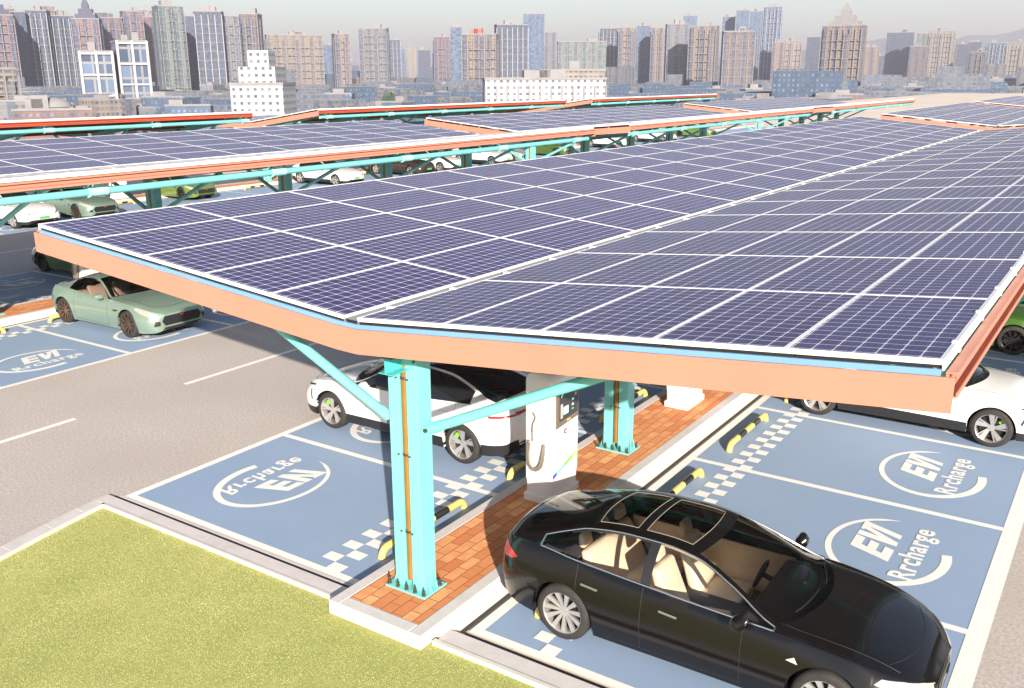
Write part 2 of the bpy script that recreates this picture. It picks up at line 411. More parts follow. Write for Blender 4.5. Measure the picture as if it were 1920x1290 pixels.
# front edge of the plot: white frame, drain slot and kerb, lawn beyond
strip('drain_channel', -5.8, -0.66, -0.355, -0.27, 0.004, SLOT)
strip('drain_channel', 0.98, 6.1, -0.37, -0.29, 0.004, SLOT)
strip('bay_apron', -5.72, -0.66, -0.27, -0.21, 0.003, MATS['kerb_stone'])
k = MB(); k.box(-5.85, -0.66, -0.60, -0.36, -0.02, 0.05); 
KP = [(-5.85, -0.60), (-5.80, -0.95), (-5.70, -1.5), (-5.56, -2.2), (-5.30, -3.4), (-4.4, -7.0), (-2.6, -14.0)]
for (xa, ya), (xb, yb) in zip(KP[:-1], KP[1:]): k.hexa([(xb, yb, -.02), (xb + .24, yb, -.02), (xa + .24, ya, -.02), (xa, ya, -.02), (xb, yb, .05), (xb + .24, yb, .05), (xa + .24, ya, .05), (xa, ya, .05)])
tag(k.build('kerb', MATS['kerb_stone'], bevel=0.01), kind='structure')
k = MB(); k.box(-5.61, -0.66, -0.64, -0.60, -0.02, 0.06); 
for (xa, ya), (xb, yb) in zip(KP[:-1], KP[1:]): k.hexa([(xb + .24, yb, -.02), (xb + .28, yb, -.02), (xa + .28, ya, -.02), (xa + .24, ya, -.02), (xb + .24, yb, .06), (xb + .28, yb, .06), (xa + .28, ya, .06), (xa + .24, ya, .06)])
tag(k.build('kerb_edge', MATS['kerb_cream']), kind='structure')
k = MB(); k.box(0.82, 6.2, -0.64, -0.38, -0.02, 0.05)
tag(k.build('kerb', MATS['kerb_stone'], bevel=0.01), kind='structure')
k = MB(); k.box(0.80, 6.2, -0.70, -0.64, -0.02, 0.06)
tag(k.build('kerb_edge', MATS['kerb_cream']), kind='structure')
g = MB(); KQ = [(-5.85, -0.62)] + KP[1:]
for (xa, ya), (xb, yb) in zip(KQ[:-1], KQ[1:]): g.quad((xb + .26, yb, 0.003), (6.0, yb, 0.003), (6.0, ya, 0.003), (xa + .26, ya, 0.003))
tag(g.build('lawn_soil', MATS['lawn_soil']), kind='structure')

def grass():
    import numpy as np
    rng = np.random.default_rng(3)
    N = 460000
    x = rng.uniform(-5.56, 2.4, N); y = -0.66 - 5.2 * rng.random(N) ** 1.0
    keep = ~((x > -0.70) & (x < 0.80) & (y > -0.90))
    keep &= (x > -5.60 + np.clip(-0.64 - y, 0, 9) * 0.17)
    Mi = np.array(cam.matrix_world.inverted()); cz = -(Mi[2, 0] * x + Mi[2, 1] * y + Mi[2, 3]); cy = Mi[1, 0] * x + Mi[1, 1] * y + Mi[1, 3]; cx = Mi[0, 0] * x + Mi[0, 1] * y + Mi[0, 3]
    keep &= (645 - FPX * cy / cz < 1420) & (960 + FPX * cx / cz > -90)
    keep &= ~((x > 0.75) & (y > -0.72))
    x = x[keep]; y = y[keep]; N = len(x)
    a = rng.uniform(0, 2 * np.pi, N); h = rng.uniform(0.006, 0.017, N); w = rng.uniform(0.002, 0.004, N)
    lx = rng.normal(0, 0.014, N); ly = rng.normal(0, 0.014, N)
    V = np.zeros((N, 3, 3))
    V[:, 0] = np.stack([x - np.cos(a) * w, y - np.sin(a) * w, np.zeros(N)], 1)
    V[:, 1] = np.stack([x + np.cos(a) * w, y + np.sin(a) * w, np.zeros(N)], 1)
    V[:, 2] = np.stack([x + lx, y + ly, h], 1)
    me = bpy.data.meshes.new('grass'); me.vertices.add(N * 3); me.vertices.foreach_set('co', V.reshape(-1))
    me.loops.add(N * 3); me.loops.foreach_set('vertex_index', np.arange(N * 3, dtype=np.int32))
    me.polygons.add(N); me.polygons.foreach_set('loop_start', np.arange(0, N * 3, 3, dtype=np.int32))
    me.materials.append(MATS['grass_blade']); me.update(calc_edges=True)
    o = bpy.data.objects.new('grass', me); COL.objects.link(o)
    tag(o, 'short yellow-green lawn grass beside the parking kerbs', 'grass', kind='stuff')
grass()

# ================================================================== SOLAR CARPORTS
MW, ML = 1.134, 2.279; PX, PY = 1.1377, 2.2869
def panel_mesh():
    mb = MB(); fw = 0.018; t = 0.042
    mb.mi = 0
    mb.box(0, fw, 0, ML, -t, 0); mb.box(MW - fw, MW, 0, ML, -t, 0); mb.box(fw, MW - fw, 0, fw, -t, 0); mb.box(fw, MW - fw, ML - fw, ML, -t, 0)
    mb.mi = 1; z = -0.003
    mb.quad((fw, fw, z), (MW - fw, fw, z), (MW - fw, ML - fw, z), (fw, ML - fw, z), uv=[(0, 0), (MW - 2 * fw, 0), (MW - 2 * fw, ML - 2 * fw), (0, ML - 2 * fw)])
    mb.mi = 2; z = -0.012
    mb.quad((fw, ML - fw, z), (MW - fw, ML - fw, z), (MW - fw, fw, z), (fw, fw, z), uv=[(0, 0)] * 4)
    o = mb.build('solar_panel', [ALU, MATS['solar_cells'], BACK]); me = o.data; bpy.data.objects.remove(o); return me
PANEL = panel_mesh()

def carport(row, ystart, nmod, tiltR, tiltL, label, cols, detail=True, indiv=100, zshift=0.0, group='butterfly solar carports over the parking rows', clamps=False):
    cx = ROWS[row]; VZ = 3.80 + zshift
    T = thing('solar_carport', (cx, ystart, 0), 0, label, 'carport', group)
    Ylen = nmod * PY - (PY - ML)
    tl = {1: tiltR, -1: tiltL}
    def S(s, d, off=0.0, y=0.0):
        """point on wing s (+1 right), distance d up the slope from valley, off = normal offset"""
        a = R(tl[s]); return Vector((s * (0.088 + d * math.cos(a) - off * math.sin(a)), y, VZ + d * math.sin(a) + off * math.cos(a)))
    # panels, nearest first
    slots = []
    for s in (1, -1):
        for i in range(5):
            for j in range(nmod): slots.append((s, i, j))
    slots.sort(key=lambda q: (Vector((cx + q[0] * (q[1] + .5) * PX, ystart + q[2] * PY, VZ)) - CAM).length)
    stuff = MB()
    for n_, (s, i, j) in enumerate(slots):
        a = R(tl[s])
        if s > 0: p = S(1, i * PX); Mx = Matrix.Translation((p.x, j * PY, p.z)) @ Matrix.Rotation(-a, 4, 'Y')
        else: p = S(-1, (i + 1) * PX - (PX - MW)); Mx = Matrix.Translation((p.x, j * PY, p.z)) @ Matrix.Rotation(a, 4, 'Y')
        if n_ < indiv:
            o = bpy.data.objects.new('solar_panel', PANEL); COL.objects.link(o); o.parent = T; o.matrix_local = Mx
        else:
            ul = PANEL.uv_layers[0].data
            for p_ in PANEL.polygons:
                base = len(stuff.v); stuff.mi = p_.material_index
                for vi in p_.vertices: stuff.v.append(tuple(Mx @ PANEL.vertices[vi].co))
                stuff.f.append(tuple(range(base, base + len(p_.vertices)))); stuff.m.append(p_.material_index)
                if stuff.uv is None: stuff.uv = {}
                if p_.material_index == 1: stuff.uv[len(stuff.f) - 1] = [tuple(ul[li].uv) for li in p_.loop_indices]
    if stuff.f:
        o = stuff.build('solar_panel_field', [ALU, MATS['solar_cells'], BACK], T); o['kind'] = 'stuff'
    D = 5 * PX
    # purlins (C sections along Y)
    for s in (1, -1):
        for q, d in enumerate((0.12, 1.25, 2.4, 3.5, 4.62, D + 0.03)):
            mb = MB(); edge = (q == 5)
            h = 0.19 if edge else 0.16; y0, y1 = 0.02, Ylen - 0.02
            def at(dd, off, y): v = S(s, dd, off, y); return (v.x, v.y, v.z)
            def bar(d0, d1, o0, o1):
                mb.hexa([at(d0, o0, y0), at(d1, o0, y0), at(d1, o0, y1), at(d0, o0, y1), at(d0, o1, y0), at(d1, o1, y0), at(d1, o1, y1), at(d0, o1, y1)])
            top = -0.045 if not edge else -0.098
            if edge:
                bar(d - 0.008, d + 0.008, top - h, top)            # web
                bar(d + 0.008, d + 0.07, top - h, top - h + 0.012); bar(d + 0.008, d + 0.07, top - 0.012, top)
                bar(d + 0.060, d + 0.07, top - h + 0.012, top - h + 0.04); bar(d + 0.060, d + 0.07, top - 0.04, top - 0.012)
                bar(d + 0.008, d + 0.03, top - 0.125, top - 0.105)
            else:
                bar(d - 0.005, d + 0.005, top - h, top); bar(d + 0.005, d + 0.06, top - 0.01, top); bar(d + 0.005, d + 0.06, top - h, top - h + 0.01)
            mb.build('purlin', ORANGE_SHADED if row == 'C' else ORANGE, T)
    for s in (1, -1):
        a_ = [S(s, D - 0.002, o_, y_) for y_ in (0.0, Ylen) for o_ in (-0.085, 0.002)]; b_ = [S(s, D + 0.012, o_, y_) for y_ in (0.0, Ylen) for o_ in (-0.085, 0.002)]
        mb = MB(); mb.hexa([a_[0], b_[0], b_[2], a_[2], a_[1], b_[1], b_[3], a_[3]]); mb.build('eave_trim', ALU, T)
    # valley gutter
    mb = MB(); mb.box(-0.09, 0.09, 0.0, Ylen, VZ - 0.14, VZ - 0.12); mb.box(-0.10, -0.09, 0.0, Ylen, VZ - 0.14, VZ - 0.03); mb.box(0.09, 0.10, 0.0, Ylen, VZ - 0.14, VZ - 0.03)
    mb.build('valley_gutter', mat('gutter_grey', (0.20, 0.21, 0.23), 0.5), T)
    # fascia across both ends
    for yy, fr in ((-0.03, True), (Ylen + 0.01, False)):
        mb = MB(); t = 0.02
        def strip_(o0, o1, ya, yb, mb=mb, dl=D + 0.10):
            xs = [(-1, dl), (-1, 0.35), (-1, 0.12), (1, 0.0), (1, 0.30), (1, 0.55), (1, dl)]
            adj = {2: 0.0, 3: 0.012}
            pts = []
            for k, (s, d) in enumerate(xs):
                v = S(s, d)
                pts.append((v.x, v.z))
            for a, b in zip(pts[:-1], pts[1:]):
                mb.hexa([(a[0], ya, a[1] + o0), (b[0], ya, b[1] + o0), (b[0], yb, b[1] + o0), (a[0], yb, a[1] + o0),
                         (a[0], ya, a[1] + o1), (b[0], ya, b[1] + o1), (b[0], yb, b[1] + o1), (a[0], yb, a[1] + o1)])
        strip_(-0.395, -0.125, yy, yy + t); mb.build('end_fascia', ORANGE, T)
        if detail:
            mb = MB(); strip_(-0.124, -0.075, yy + 0.022, yy + 0.045, mb=mb, dl=D); mb.build('end_flashing', FLASH, T)
            mb = MB(); strip_(-0.074, -0.047, yy + 0.05, yy + 0.06, mb=mb, dl=D); mb.build('dark_gap_strip', DARK, T)  # black strip added to paint in the shaded gap below the panel ends
    # outer longitudinal tubes under the rafter ends with sleeves
    for s in (1, -1):
        p = S(s, 5.52, -0.46)
        mb = MB(); mb.tube([(p.x, 0.65 if row == 'A' else 0.25, p.z), (p.x, Ylen - 0.25, p.z)], 0.085, 14); mb.build('eave_tube', TEAL, T, smooth=True)
    # column-head beam
    mb = MB(); mb.box(-0.10, 0.10, 0.5, Ylen - 0.5, 3.02 + zshift, 3.03 + zshift); mb.box(-0.10, 0.10, 0.5, Ylen - 0.5, 3.20 + zshift, 3.21 + zshift); mb.box(-0.006, 0.006, 0.5, Ylen - 0.5, 3.03 + zshift, 3.20 + zshift)
    mb.build('head_beam', TEALD, T)
    # frames
    for yc in cols:
        yl = yc - ystart
        if yl < 0.2 or yl > Ylen - 0.2: continue
        for sx in (-1, 1):
            mb = MB(); x0, x1 = (-0.215, -0.055) if sx < 0 else (0.055, 0.215)
            mb.box(x0, x1, yl - 0.13, yl + 0.13, 0.20, VZ - 0.60)
            mb.build('column_post', TEAL, T, bevel=0.008)
        mb = MB(); mb.tube([(0, yl - 0.075, 0.30), (0, yl - 0.075, VZ - 0.35)], 0.05, 14); pipe = mb.build('downpipe', PIPE, T, smooth=True)
        if detail and (Vector((cx, yc, 1)) - CAM).length < 22:
            for zz in (0.95, 1.95, 2.9):
                mb = MB(); mb.tube([(0, yl - 0.075, zz - 0.015), (0, yl - 0.075, zz + 0.015)], 0.058, 14); mb.box(-0.10, 0.10, yl - 0.02, yl + 0.0, zz - 0.015, zz + 0.015)
                mb.beam((-0.085, yl - 0.15, zz), (-0.085, yl - 0.05, zz), 0.018, 0.018); mb.beam((0.085, yl - 0.15, zz), (0.085, yl - 0.05, zz), 0.018, 0.018)
                mb.build('pipe_clamp', STEEL, pipe)
        mb = MB(); mb.box(-0.31, 0.31, yl - 0.22, yl + 0.22, 0.176, 0.20)
        for sx in (-1, 1):
            for sy in (-1, 1):
                mb.v += [(sx * 0.25, yl + sy * 0.05, 0.20), (sx * 0.30, yl + sy * 0.05, 0.20), (sx * 0.25, yl + sy * 0.05, 0.38), (sx * 0.25, yl + sy * 0.06, 0.20), (sx * 0.30, yl + sy * 0.06, 0.20), (sx * 0.25, yl + sy * 0.06, 0.38)]
                b_ = len(mb.v) - 6; mb.f += [(b_, b_ + 1, b_ + 2), (b_ + 3, b_ + 5, b_ + 4), (b_ + 1, b_ + 4, b_ + 5, b_ + 2)]; mb.m += [0] * 3
        bp_ = mb.build('base_plate', TEAL, T, bevel=0.004)
        if detail and (Vector((cx, yc, 1)) - CAM).length < 22:
            for (bx, by) in [(-.27, -.185), (-.135, -.185), (0, -.185), (.135, -.185), (.27, -.185), (-.28, 0.12), (.28, 0.12), (-.135, .185), (.135, .185)]:
                mb = MB(); mb.tube([(bx, yl + by, 0.20), (bx, yl + by, 0.30)], 0.011, 8); mb.tube([(bx, yl + by, 0.20), (bx, yl + by, 0.225)], 0.024, 6); mb.tube([(bx, yl + by, 0.245), (bx, yl + by, 0.262)], 0.021, 6)
                mb.build('anchor_bolt', STEEL, bp_, smooth=False)
        mb = MB(); mb.box(-0.235, 0.235, yl - 0.15, yl - 0.131, VZ - 0.72, VZ - 0.42); hp = mb.build('head_plate', TEAL, T)
        if detail and (Vector((cx, yc, 1)) - CAM).length < 15:
            for bx in (-0.2, 0.2):
                for bz in (-0.66, -0.55):
                    mb = MB(); mb.tube([(bx, yl - 0.165, VZ + bz), (bx, yl - 0.150, VZ + bz)], 0.018, 6); mb.build('bolt', STEEL, hp)
        for s in (1, -1):
            # rafter, tapering outwards: I section
            a0, a1 = 0.05, 5.25
            mb = MB()
            def RP(d, off, dy): v = S(s, d, off, yl + dy); return (v.x, v.y, v.z)
            top = -0.215; b0, b1 = -0.45, -0.34
            def web(d0, d1, oa0, oa1, ob0, ob1, dy):
                mb.hexa([RP(d0, oa0, -dy), RP(d1, ob0, -dy), RP(d1, ob0, dy), RP(d0, oa0, dy), RP(d0, oa1, -dy), RP(d1, ob1, -dy), RP(d1, ob1, dy), RP(d0, oa1, dy)])
            web(a0, a1, b0, top, b1, top, 0.006)
            web(a0, a1, top - 0.012, top, top - 0.012, top, 0.075); web(a0, a1, b0 - 0.012, b0, b1 - 0.012, b1, 0.075)
            mb.build('rafter', TEAL, T)
            # strut from column to rafter
            e = S(s, 3.06, -0.42, yl)
            mb = MB(); a_ = Vector((s * 0.26, yl, 2.29)); mb.tube([a_, e], 0.062, 14); 
            st = mb.build('strut', TEAL, T, smooth=True)
            if detail:
                mb = MB(); dd = (e - a_).normalized(); u = Vector((-dd.z, 0, dd.x))
                mb.beam(e - dd * 0.30, e + dd * 0.10, 0.02, 0.15); mb.beam(a_ - dd * 0.10, a_ + dd * 0.22, 0.02, 0.15)
                mb.mi = 1
                for c_ in (e - dd * 0.06, a_ + dd * 0.02): mb.tube([c_ + Vector((0, -0.085, 0)), c_ + Vector((0, -0.06, 0))], 0.026, 8)
                mb.build('strut_fitting', [TEAL, STEEL], st)
            # sleeve where the eave tube meets the rafter
            p = S(s, 5.52, -0.46, yl)
            mb = MB(); mb.tube([(p.x, yl - 0.30, p.z), (p.x, yl - 0.26, p.z)], 0.12, 14); mb.tube([(p.x, yl - 0.26, p.z), (p.x, yl + 0.18, p.z)], 0.105, 14)
            mb.box(p.x - 0.01, p.x + 0.01, yl - 0.12, yl + 0.12, p.z, p.z + 0.16)
            mb.build('tube_sleeve', TEALL, T, smooth=True)
    if clamps:
        for k in range(int(nmod * 2)):
            y = 0.55 + k * PY / 2
            if y > Ylen: continue
            for s, d in ((1, D - 0.0),):
                v = S(s, d, -0.02, y); mb = MB(); mb.box(v.x - 0.03, v.x + 0.035, y - 0.03, y + 0.03, v.z - 0.05, v.z + 0.028); mb.build('edge_clamp', ALU, T)
            v = S(1, 0.0, -0.01, y); mb = MB(); mb.box(v.x - 0.05, v.x + 0.03, y - 0.03, y + 0.03, v.z - 0.03, v.z + 0.018); mb.build('edge_clamp', ALU, T)
    return T
CP = 5.379
def cols(y0, n): return [y0 + CP * k for k in range(n)]
carport('A', -0.913, 19, 4.81, 5.23, 'large butterfly solar carport in front, above the nearest charger', cols(0, 9), clamps=True)
carport('A', 47.6, 12, 4.81, 5.23, 'solar carport standing directly behind the large front one, its near fascia at upper right', cols(48.5, 6), indiv=60, detail=False)
carport('A', 79.6, 12, 4.81, 5.23, 'hindmost solar carport in line with the large front one, at the right edge', cols(80.6, 6), indiv=0, detail=False)
carport('B', 27.2 - 16 * PY, 16, 4.81, 5.23, 'solar carport along the left edge behind the front one, over the sage green coupe', cols(-6.205, 7), clamps=True)
carport('B', 30.46, 12, 4.81, 5.23, 'middle solar carport of the second row, its orange end fascia seen near the centre', cols(31.36, 6), indiv=60, detail=False)
carport('B', 62.8, 12, 4.81, 5.23, 'far solar carport of the second row, tapering towards the white post', cols(63.63, 6), indiv=0, detail=False)
carport('C', 26.4 - 14 * PY, 14, 8.2, 0.4, 'rear left solar carport with only its red underside and far wing edge showing', cols(-0.8, 6), indiv=0, detail=False, group='rear solar carports seen from below')
carport('C', 31.2, 12, 8.2, 0.4, 'rear solar carport in front of the white stepped office block, underside showing', cols(32.3, 6), indiv=0, detail=False, group='rear solar carports seen from below')
carport('C', 62.9, 12, 8.2, 0.4, 'rearmost solar carport below the tan twin towers, a thin red and teal line', cols(64.5, 6), indiv=0, detail=False, group='rear solar carports seen from below')
# the next row to the right (outside the picture) shades the far right bays
ROWS['R'] = 18.4
carport('R', 4.0, 19, 4.81, 5.23, 'solar carport to the right of the picture shading the far bays', cols(5.0, 9), indiv=0, detail=False)
# ================================================================== CARS
def pchip(xs, ys):
    n = len(xs); h = [xs[i + 1] - xs[i] for i in range(n - 1)]; d = [(ys[i + 1] - ys[i]) / h[i] for i in range(n - 1)]
    m = [0.0] * n; m[0] = d[0]; m[-1] = d[-1]
    for i in range(1, n - 1):
        if d[i - 1] * d[i] <= 0: m[i] = 0
        else:
            w1 = 2 * h[i] + h[i - 1]; w2 = h[i] + 2 * h[i - 1]; m[i] = (w1 + w2) / (w1 / d[i - 1] + w2 / d[i])
    def f(x):
        if x <= xs[0]: return ys[0]
        if x >= xs[-1]: return ys[-1]
        for i in range(n - 1):
            if x <= xs[i + 1]: break
        t = (x - xs[i]) / h[i]; t2 = t * t; t3 = t2 * t
        return (2 * t3 - 3 * t2 + 1) * ys[i] + (t3 - 2 * t2 + t) * h[i] * m[i] + (-2 * t3 + 3 * t2) * ys[i + 1] + (t3 - t2) * h[i] * m[i + 1]
    return f
def tab(t): t = sorted(t); return pchip([a for a, b in t], [b for a, b in t])

def clear_glass():
    g = NG('clear_glass'); b = g.b; b.inputs['Base Color'].default_value = (0.55, 0.60, 0.60, 1); b.inputs['Roughness'].default_value = 0.02
    tr = g.node('ShaderNodeBsdfTransparent'); tr.inputs[0].default_value = (0.96, 0.97, 0.96, 1)
    gl = g.node('ShaderNodeBsdfGlossy'); gl.inputs['Roughness'].default_value = 0.03
    fr = g.node('ShaderNodeFresnel'); fr.inputs[0].default_value = 1.45
    mx = g.node('ShaderNodeMixShader'); g.l.new(fr.outputs[0], mx.inputs[0]); g.l.new(tr.outputs[0], mx.inputs[1]); g.l.new(gl.outputs[0], mx.inputs[2])
    g.l.new(mx.outputs[0], g.n['Material Output'].inputs[0]); return g.m
CLEAR = clear_glass()
TINT = mat('tinted_glass', (0.012, 0.013, 0.016), 0.04, spec=0.6)
TYRE = mat('tyre_rubber', (0.028, 0.025, 0.024), 0.75, noise=0.2, nscale=10)
RIMS = mat('silver_rim', (0.62, 0.60, 0.58), 0.28, metal=0.7)
RIMB = mat('bronze_rim', (0.22, 0.15, 0.11), 0.32, metal=0.8)
RIMK = mat('black_rim', (0.035, 0.03, 0.03), 0.3, metal=0.5)
CHROME = mat('chrome_trim', (0.80, 0.80, 0.80), 0.18, metal=1.0)
REDL = mat('red_lamp', (0.45, 0.012, 0.012), 0.12, coat=1)
LAMP = mat('lamp_lens', (0.55, 0.53, 0.50), 0.08, metal=0.4, coat=1)
TAN = mat('tan_leather', (0.82, 0.66, 0.48), 0.55, noise=0.06, nscale=6)
CARPET = mat('dark_carpet', (0.035, 0.035, 0.04), 0.9)
DASH = mat('dash_grey', (0.07, 0.06, 0.06), 0.6)
GREENL = mat('green_caliper', (0.25, 0.75, 0.05), 0.4)
REDC = mat('red_caliper', (0.55, 0.03, 0.03), 0.4)
PLATE = mat('green_plate', (0.10, 0.42, 0.12), 0.5)
GREYED = 0
def paint(name, col, metal=0.0, rough=0.3, coat=1.0): return mat(name, col, rough, metal=metal, coat=coat)

def crom(P, n):
    """points -> Catmull-Rom, n per span"""
    out = []
    for i in range(len(P) - 1):
        p0 = P[max(i - 1, 0)]; p1 = P[i]; p2 = P[i + 1]; p3 = P[min(i + 2, len(P) - 1)]
        for k in range(n):
            t = k / n
            out.append(tuple(0.5 * ((2 * b) + (-a + c) * t + (2 * a - 5 * b + 4 * c - d) * t * t + (-a + 3 * b - 3 * c + d) * t ** 3) for a, b, c, d in zip(p0, p1, p2, p3)))
    out.append(tuple(P[-1])); return out

class CarShape:
    """body surface from side and plan tables; x forward, origin midway between the axles on the ground"""
    def __init__(s, c):
        s.c = c
        for k in ('w', 'zb', 'yb', 'yr', 'zr', 'zc', 'zl', 'bow'): setattr(s, k, tab(c[k]))
        wb = c['wb'] / 2; s.ax = (-wb, wb); s.ra = c['arch']; s.rw = c['rw']
        xs = set()
        x0, x1 = c['x0'], c['x1']
        n = 40
        for i in range(n + 1): xs.add(round(x0 + (x1 - x0) * i / n, 4))
        for d in (0.01, 0.025, 0.05, 0.09, 0.14, 0.2): xs.add(round(x0 + d, 4)); xs.add(round(x1 - d, 4))
        arch = []
        for a in s.ax:
            for k in range(0, 19): arch.append(round(a + s.ra * math.cos(math.pi * k / 18), 4))
            arch += [round(a - s.ra - 0.004, 4), round(a + s.ra + 0.004, 4)]
        key = [c[k] for k in ('cowl', 'head', 'b0', 'b1', 'rhead', 'deck', 'dlo')] + list(c.get('extra', ()))
        xs = [x for x in xs if min(abs(x - k) for k in key + arch) > 0.014]
        s.xs = sorted(set(xs + arch + key))
    def low(s, x):
        z = s.zl(x)
        for a in s.ax:
            d = abs(x - a)
            if d <= s.ra: z = max(z, s.rw + math.sqrt(max(0, s.ra ** 2 - d * d)))
        return z
    def section(s, x):
        """lists of (x,y,z): side rows then top rows"""
        c = s.c; w = s.w(x); lo = s.low(x); zb = s.zb(x); yb = min(s.yb(x), w - 0.004); h = zb - lo
        z_sill = s.zl(x)
        def side_y(z):
            t = (z - z_sill) / max(0.05, zb - z_sill)
            # tuck at sill, widest at ~55 percent, tumble to belt
            if t < 0.5: return w - 0.055 * ((0.5 - t) / 0.5) ** 2
            return w - (w - yb) * ((t - 0.5) / 0.5) ** 1.9
        A = []
        A.append((x, side_y(lo) - 0.07, lo + 0.015)); 
        for k in range(9): z = lo + h * k / 8; A.append((x, side_y(z), z))
        yr = s.yr(x); zr = s.zr(x); zc = s.zc(x); bow = s.bow(x)
        g0 = (yb - 0.012, zb + 0.008); 
        G = []
        for k in range(5):
            t = k / 4; y = g0[0] + (yr - g0[0]) * t; z = g0[1] + (zr - g0[1]) * t
            y += 0.035 * math.sin(math.pi * t) * min(1, max(0, (zr - zb) / 0.3))
            G.append((x, y, z))
        T = []
        yin = yr - 0.055; zin = zr + 0.018 * min(1, max(0.2, (zc - zr) / 0.03))
        top = [yin * q for q in (1, 0.85, 0.68, 0.5, 0.33, 0.16, 0)]
        for y in top:
            q = (y / yin) ** 2 if yin > 1e-5 else 0
            T.append((x + bow * (1 - q), y, zc - (zc - zin) * (q ** 1.15)))
        return A, G, T
    def build(s, parent, mats):
        c = s.c; xs = s.xs; secs = [s.section(x) for x in xs]
        groups = {}
        def F(name, mi, *p):
            mb = groups.setdefault(name, (MB(), {}))
            idx = []
            for q in p:
                k = (round(q[0], 5), round(q[1], 5), round(q[2], 5))
                if k not in mb[1]: mb[1][k] = len(mb[0].v); mb[0].v.append(q)
                idx.append(mb[1][k])
            if len(set(idx)) >= 3:
                ii = []
                for i in idx:
                    if i not in ii: ii.append(i)
                mb[0].f.append(tuple(ii)); mb[0].m.append(mi)
        for i in range(len(xs) - 1):
            (A0, G0, T0), (A1, G1, T1) = secs[i], secs[i + 1]
            xm = (xs[i] + xs[i + 1]) / 2
            for sg in (1, -1):
                def m_(p): return (p[0], p[1] * sg, p[2])
                def Q(nm, mi, a, b, d, e):
                    F(nm, mi, *( (m_(a), m_(b), m_(d), m_(e)) if sg > 0 else (m_(e), m_(d), m_(b), m_(a)) ))
                L0 = A0; L1 = A1
                for k in range(len(A0) - 1):
                    low = c.get('sill_black') and k <= 2 and abs(xm) < 5 and min(abs(xm - a) for a in s.ax) > s.ra
                    Q('body', 1 if (low and k <= 2) else 0, L1[k], L0[k], L0[k + 1], L1[k + 1])
                Q('body', 0, A1[-1], A0[-1], G0[0], G1[0])
                inside = c['dlo'] < xm < c['cowl'] - 0.05
                for k in range(4):
                    if inside and not (c['b0'] < xm < c['b1']): nm = 'front_door_window' if xm > c['b1'] else 'rear_door_window'; nm += '_R' if sg < 0 else '_L'; mi = 0
                    elif inside: nm, mi = 'door_pillar', 0
                    else: nm, mi = 'body', 0
                    if nm == 'door_pillar': nm += 'RL'[sg > 0]
                    Q(nm, mi, G1[k], G0[k], G0[k + 1], G1[k + 1])
                Q('body', 0, G1[-1], G0[-1], T0[0], T1[0])
                for k in range(len(T0) - 1):
                    nm, mi = 'body', 0
                    if c['head'] < xm < c['cowl']: nm = 'windscreen'
                    elif c['deck'] < xm < c['rhead']: nm = 'rear_window'
                    elif c['rhead'] <= xm <= c['head']:
                        for a, b in c.get('sunroofs', ()):
                            if a < xm < b and k >= 1: nm = 'roof_glass_' + str(a)
                        if nm == 'body' and c.get('roof_black'): mi = 2
                    Q(nm, mi, T1[k], T0[k], T0[k + 1], T1[k + 1])
        # end caps
        for i, sgx in ((0, -1), (len(xs) - 1, 1)):
            A, G, T = secs[i]; ring = A[1:] 
            for k in range(len(ring) - 1):
                a, b = ring[k], ring[k + 1]
                p = [(a[0], a[1], a[2]), (a[0], -a[1], a[2]), (b[0], -b[1], b[2]), (b[0], b[1], b[2])]
                F('body', 0, *(p if sgx < 0 else p[::-1]))
            top = [ring[-1]] + G + T; poly = top + [(q[0], -q[1], q[2]) for q in reversed(top[:-1])]
            F('body', 0, *(poly if sgx > 0 else poly[::-1]))
        out = {}
        names = {'windscreen': ('windscreen', mats['glass']), 'rear_window': ('rear_window', mats['rglass']), 'door_pillar': ('door_pillar', [DARK]), 'body': ('body', [mats['paint'], DARK, TINT])}
        allv = []; allf = []
        for nm, (mb, _) in groups.items():
            if nm in names: n2, mm = names[nm]
            elif nm.startswith('door_pillar'): n2, mm = 'door_pillar', [DARK]
            elif nm.startswith('roof_glass'): n2, mm = 'roof_window', mats.get('roofglass', mats['glass'])
            else: n2, mm = 'side_window', mats['glass']
            if not isinstance(mm, list): mm = [mm]
            o = mb.build(n2, mm, parent, smooth=True); out[nm] = o
            b = len(allv); allv += mb.v; allf += [tuple(b + k for k in f) for f in mb.f]
        s.bvh = BVHTree.FromPolygons([Vector(v) for v in allv], allf)
        return out
    def hit(s, o, d):
        r = s.bvh.ray_cast(Vector(o), Vector(d).normalized())
        return (r[0], r[1]) if r[0] is not None else None
    def decal(s, name, outline, d, m, parent, off=0.006, rings=4, both=True, thick=0.0, dist=4):
        """lay a patch on the skin: outline in (a,b) of the plane square to direction d (a sideways, b up)"""
        d = Vector(d).normalized(); r = d.cross(Vector((0, 0, 1))).normalized(); u = r.cross(d)
        ol = []
        for i in range(len(outline)):
            a, b = outline[i], outline[(i + 1) % len(outline)]
            n = max(1, int(math.hypot(a[0] - b[0], a[1] - b[1]) / 0.05))
            for k in range(n): ol.append((a[0] + (b[0] - a[0]) * k / n, a[1] + (b[1] - a[1]) * k / n))
        cx = sum(p[0] for p in ol) / len(ol); cy = sum(p[1] for p in ol) / len(ol)
        mb = MB(); rows = []
        for q in range(rings, 0, -1):
            t = q / rings; row = []
            for a, b in ol:
                aa = cx + (a - cx) * t; bb = cy + (b - cy) * t
                o = r * aa + u * bb - d * dist; h = s.hit(o, d)
                if h is None: h = s.bvh.find_nearest(r * aa + u * bb - d * 2.4)[:2]
                row.append(len(mb.v)); mb.v.append(tuple(Vector(h[0]) - d * off))
            rows.append(row)
        h = s.hit(r * cx + u * cy - d * dist, d)
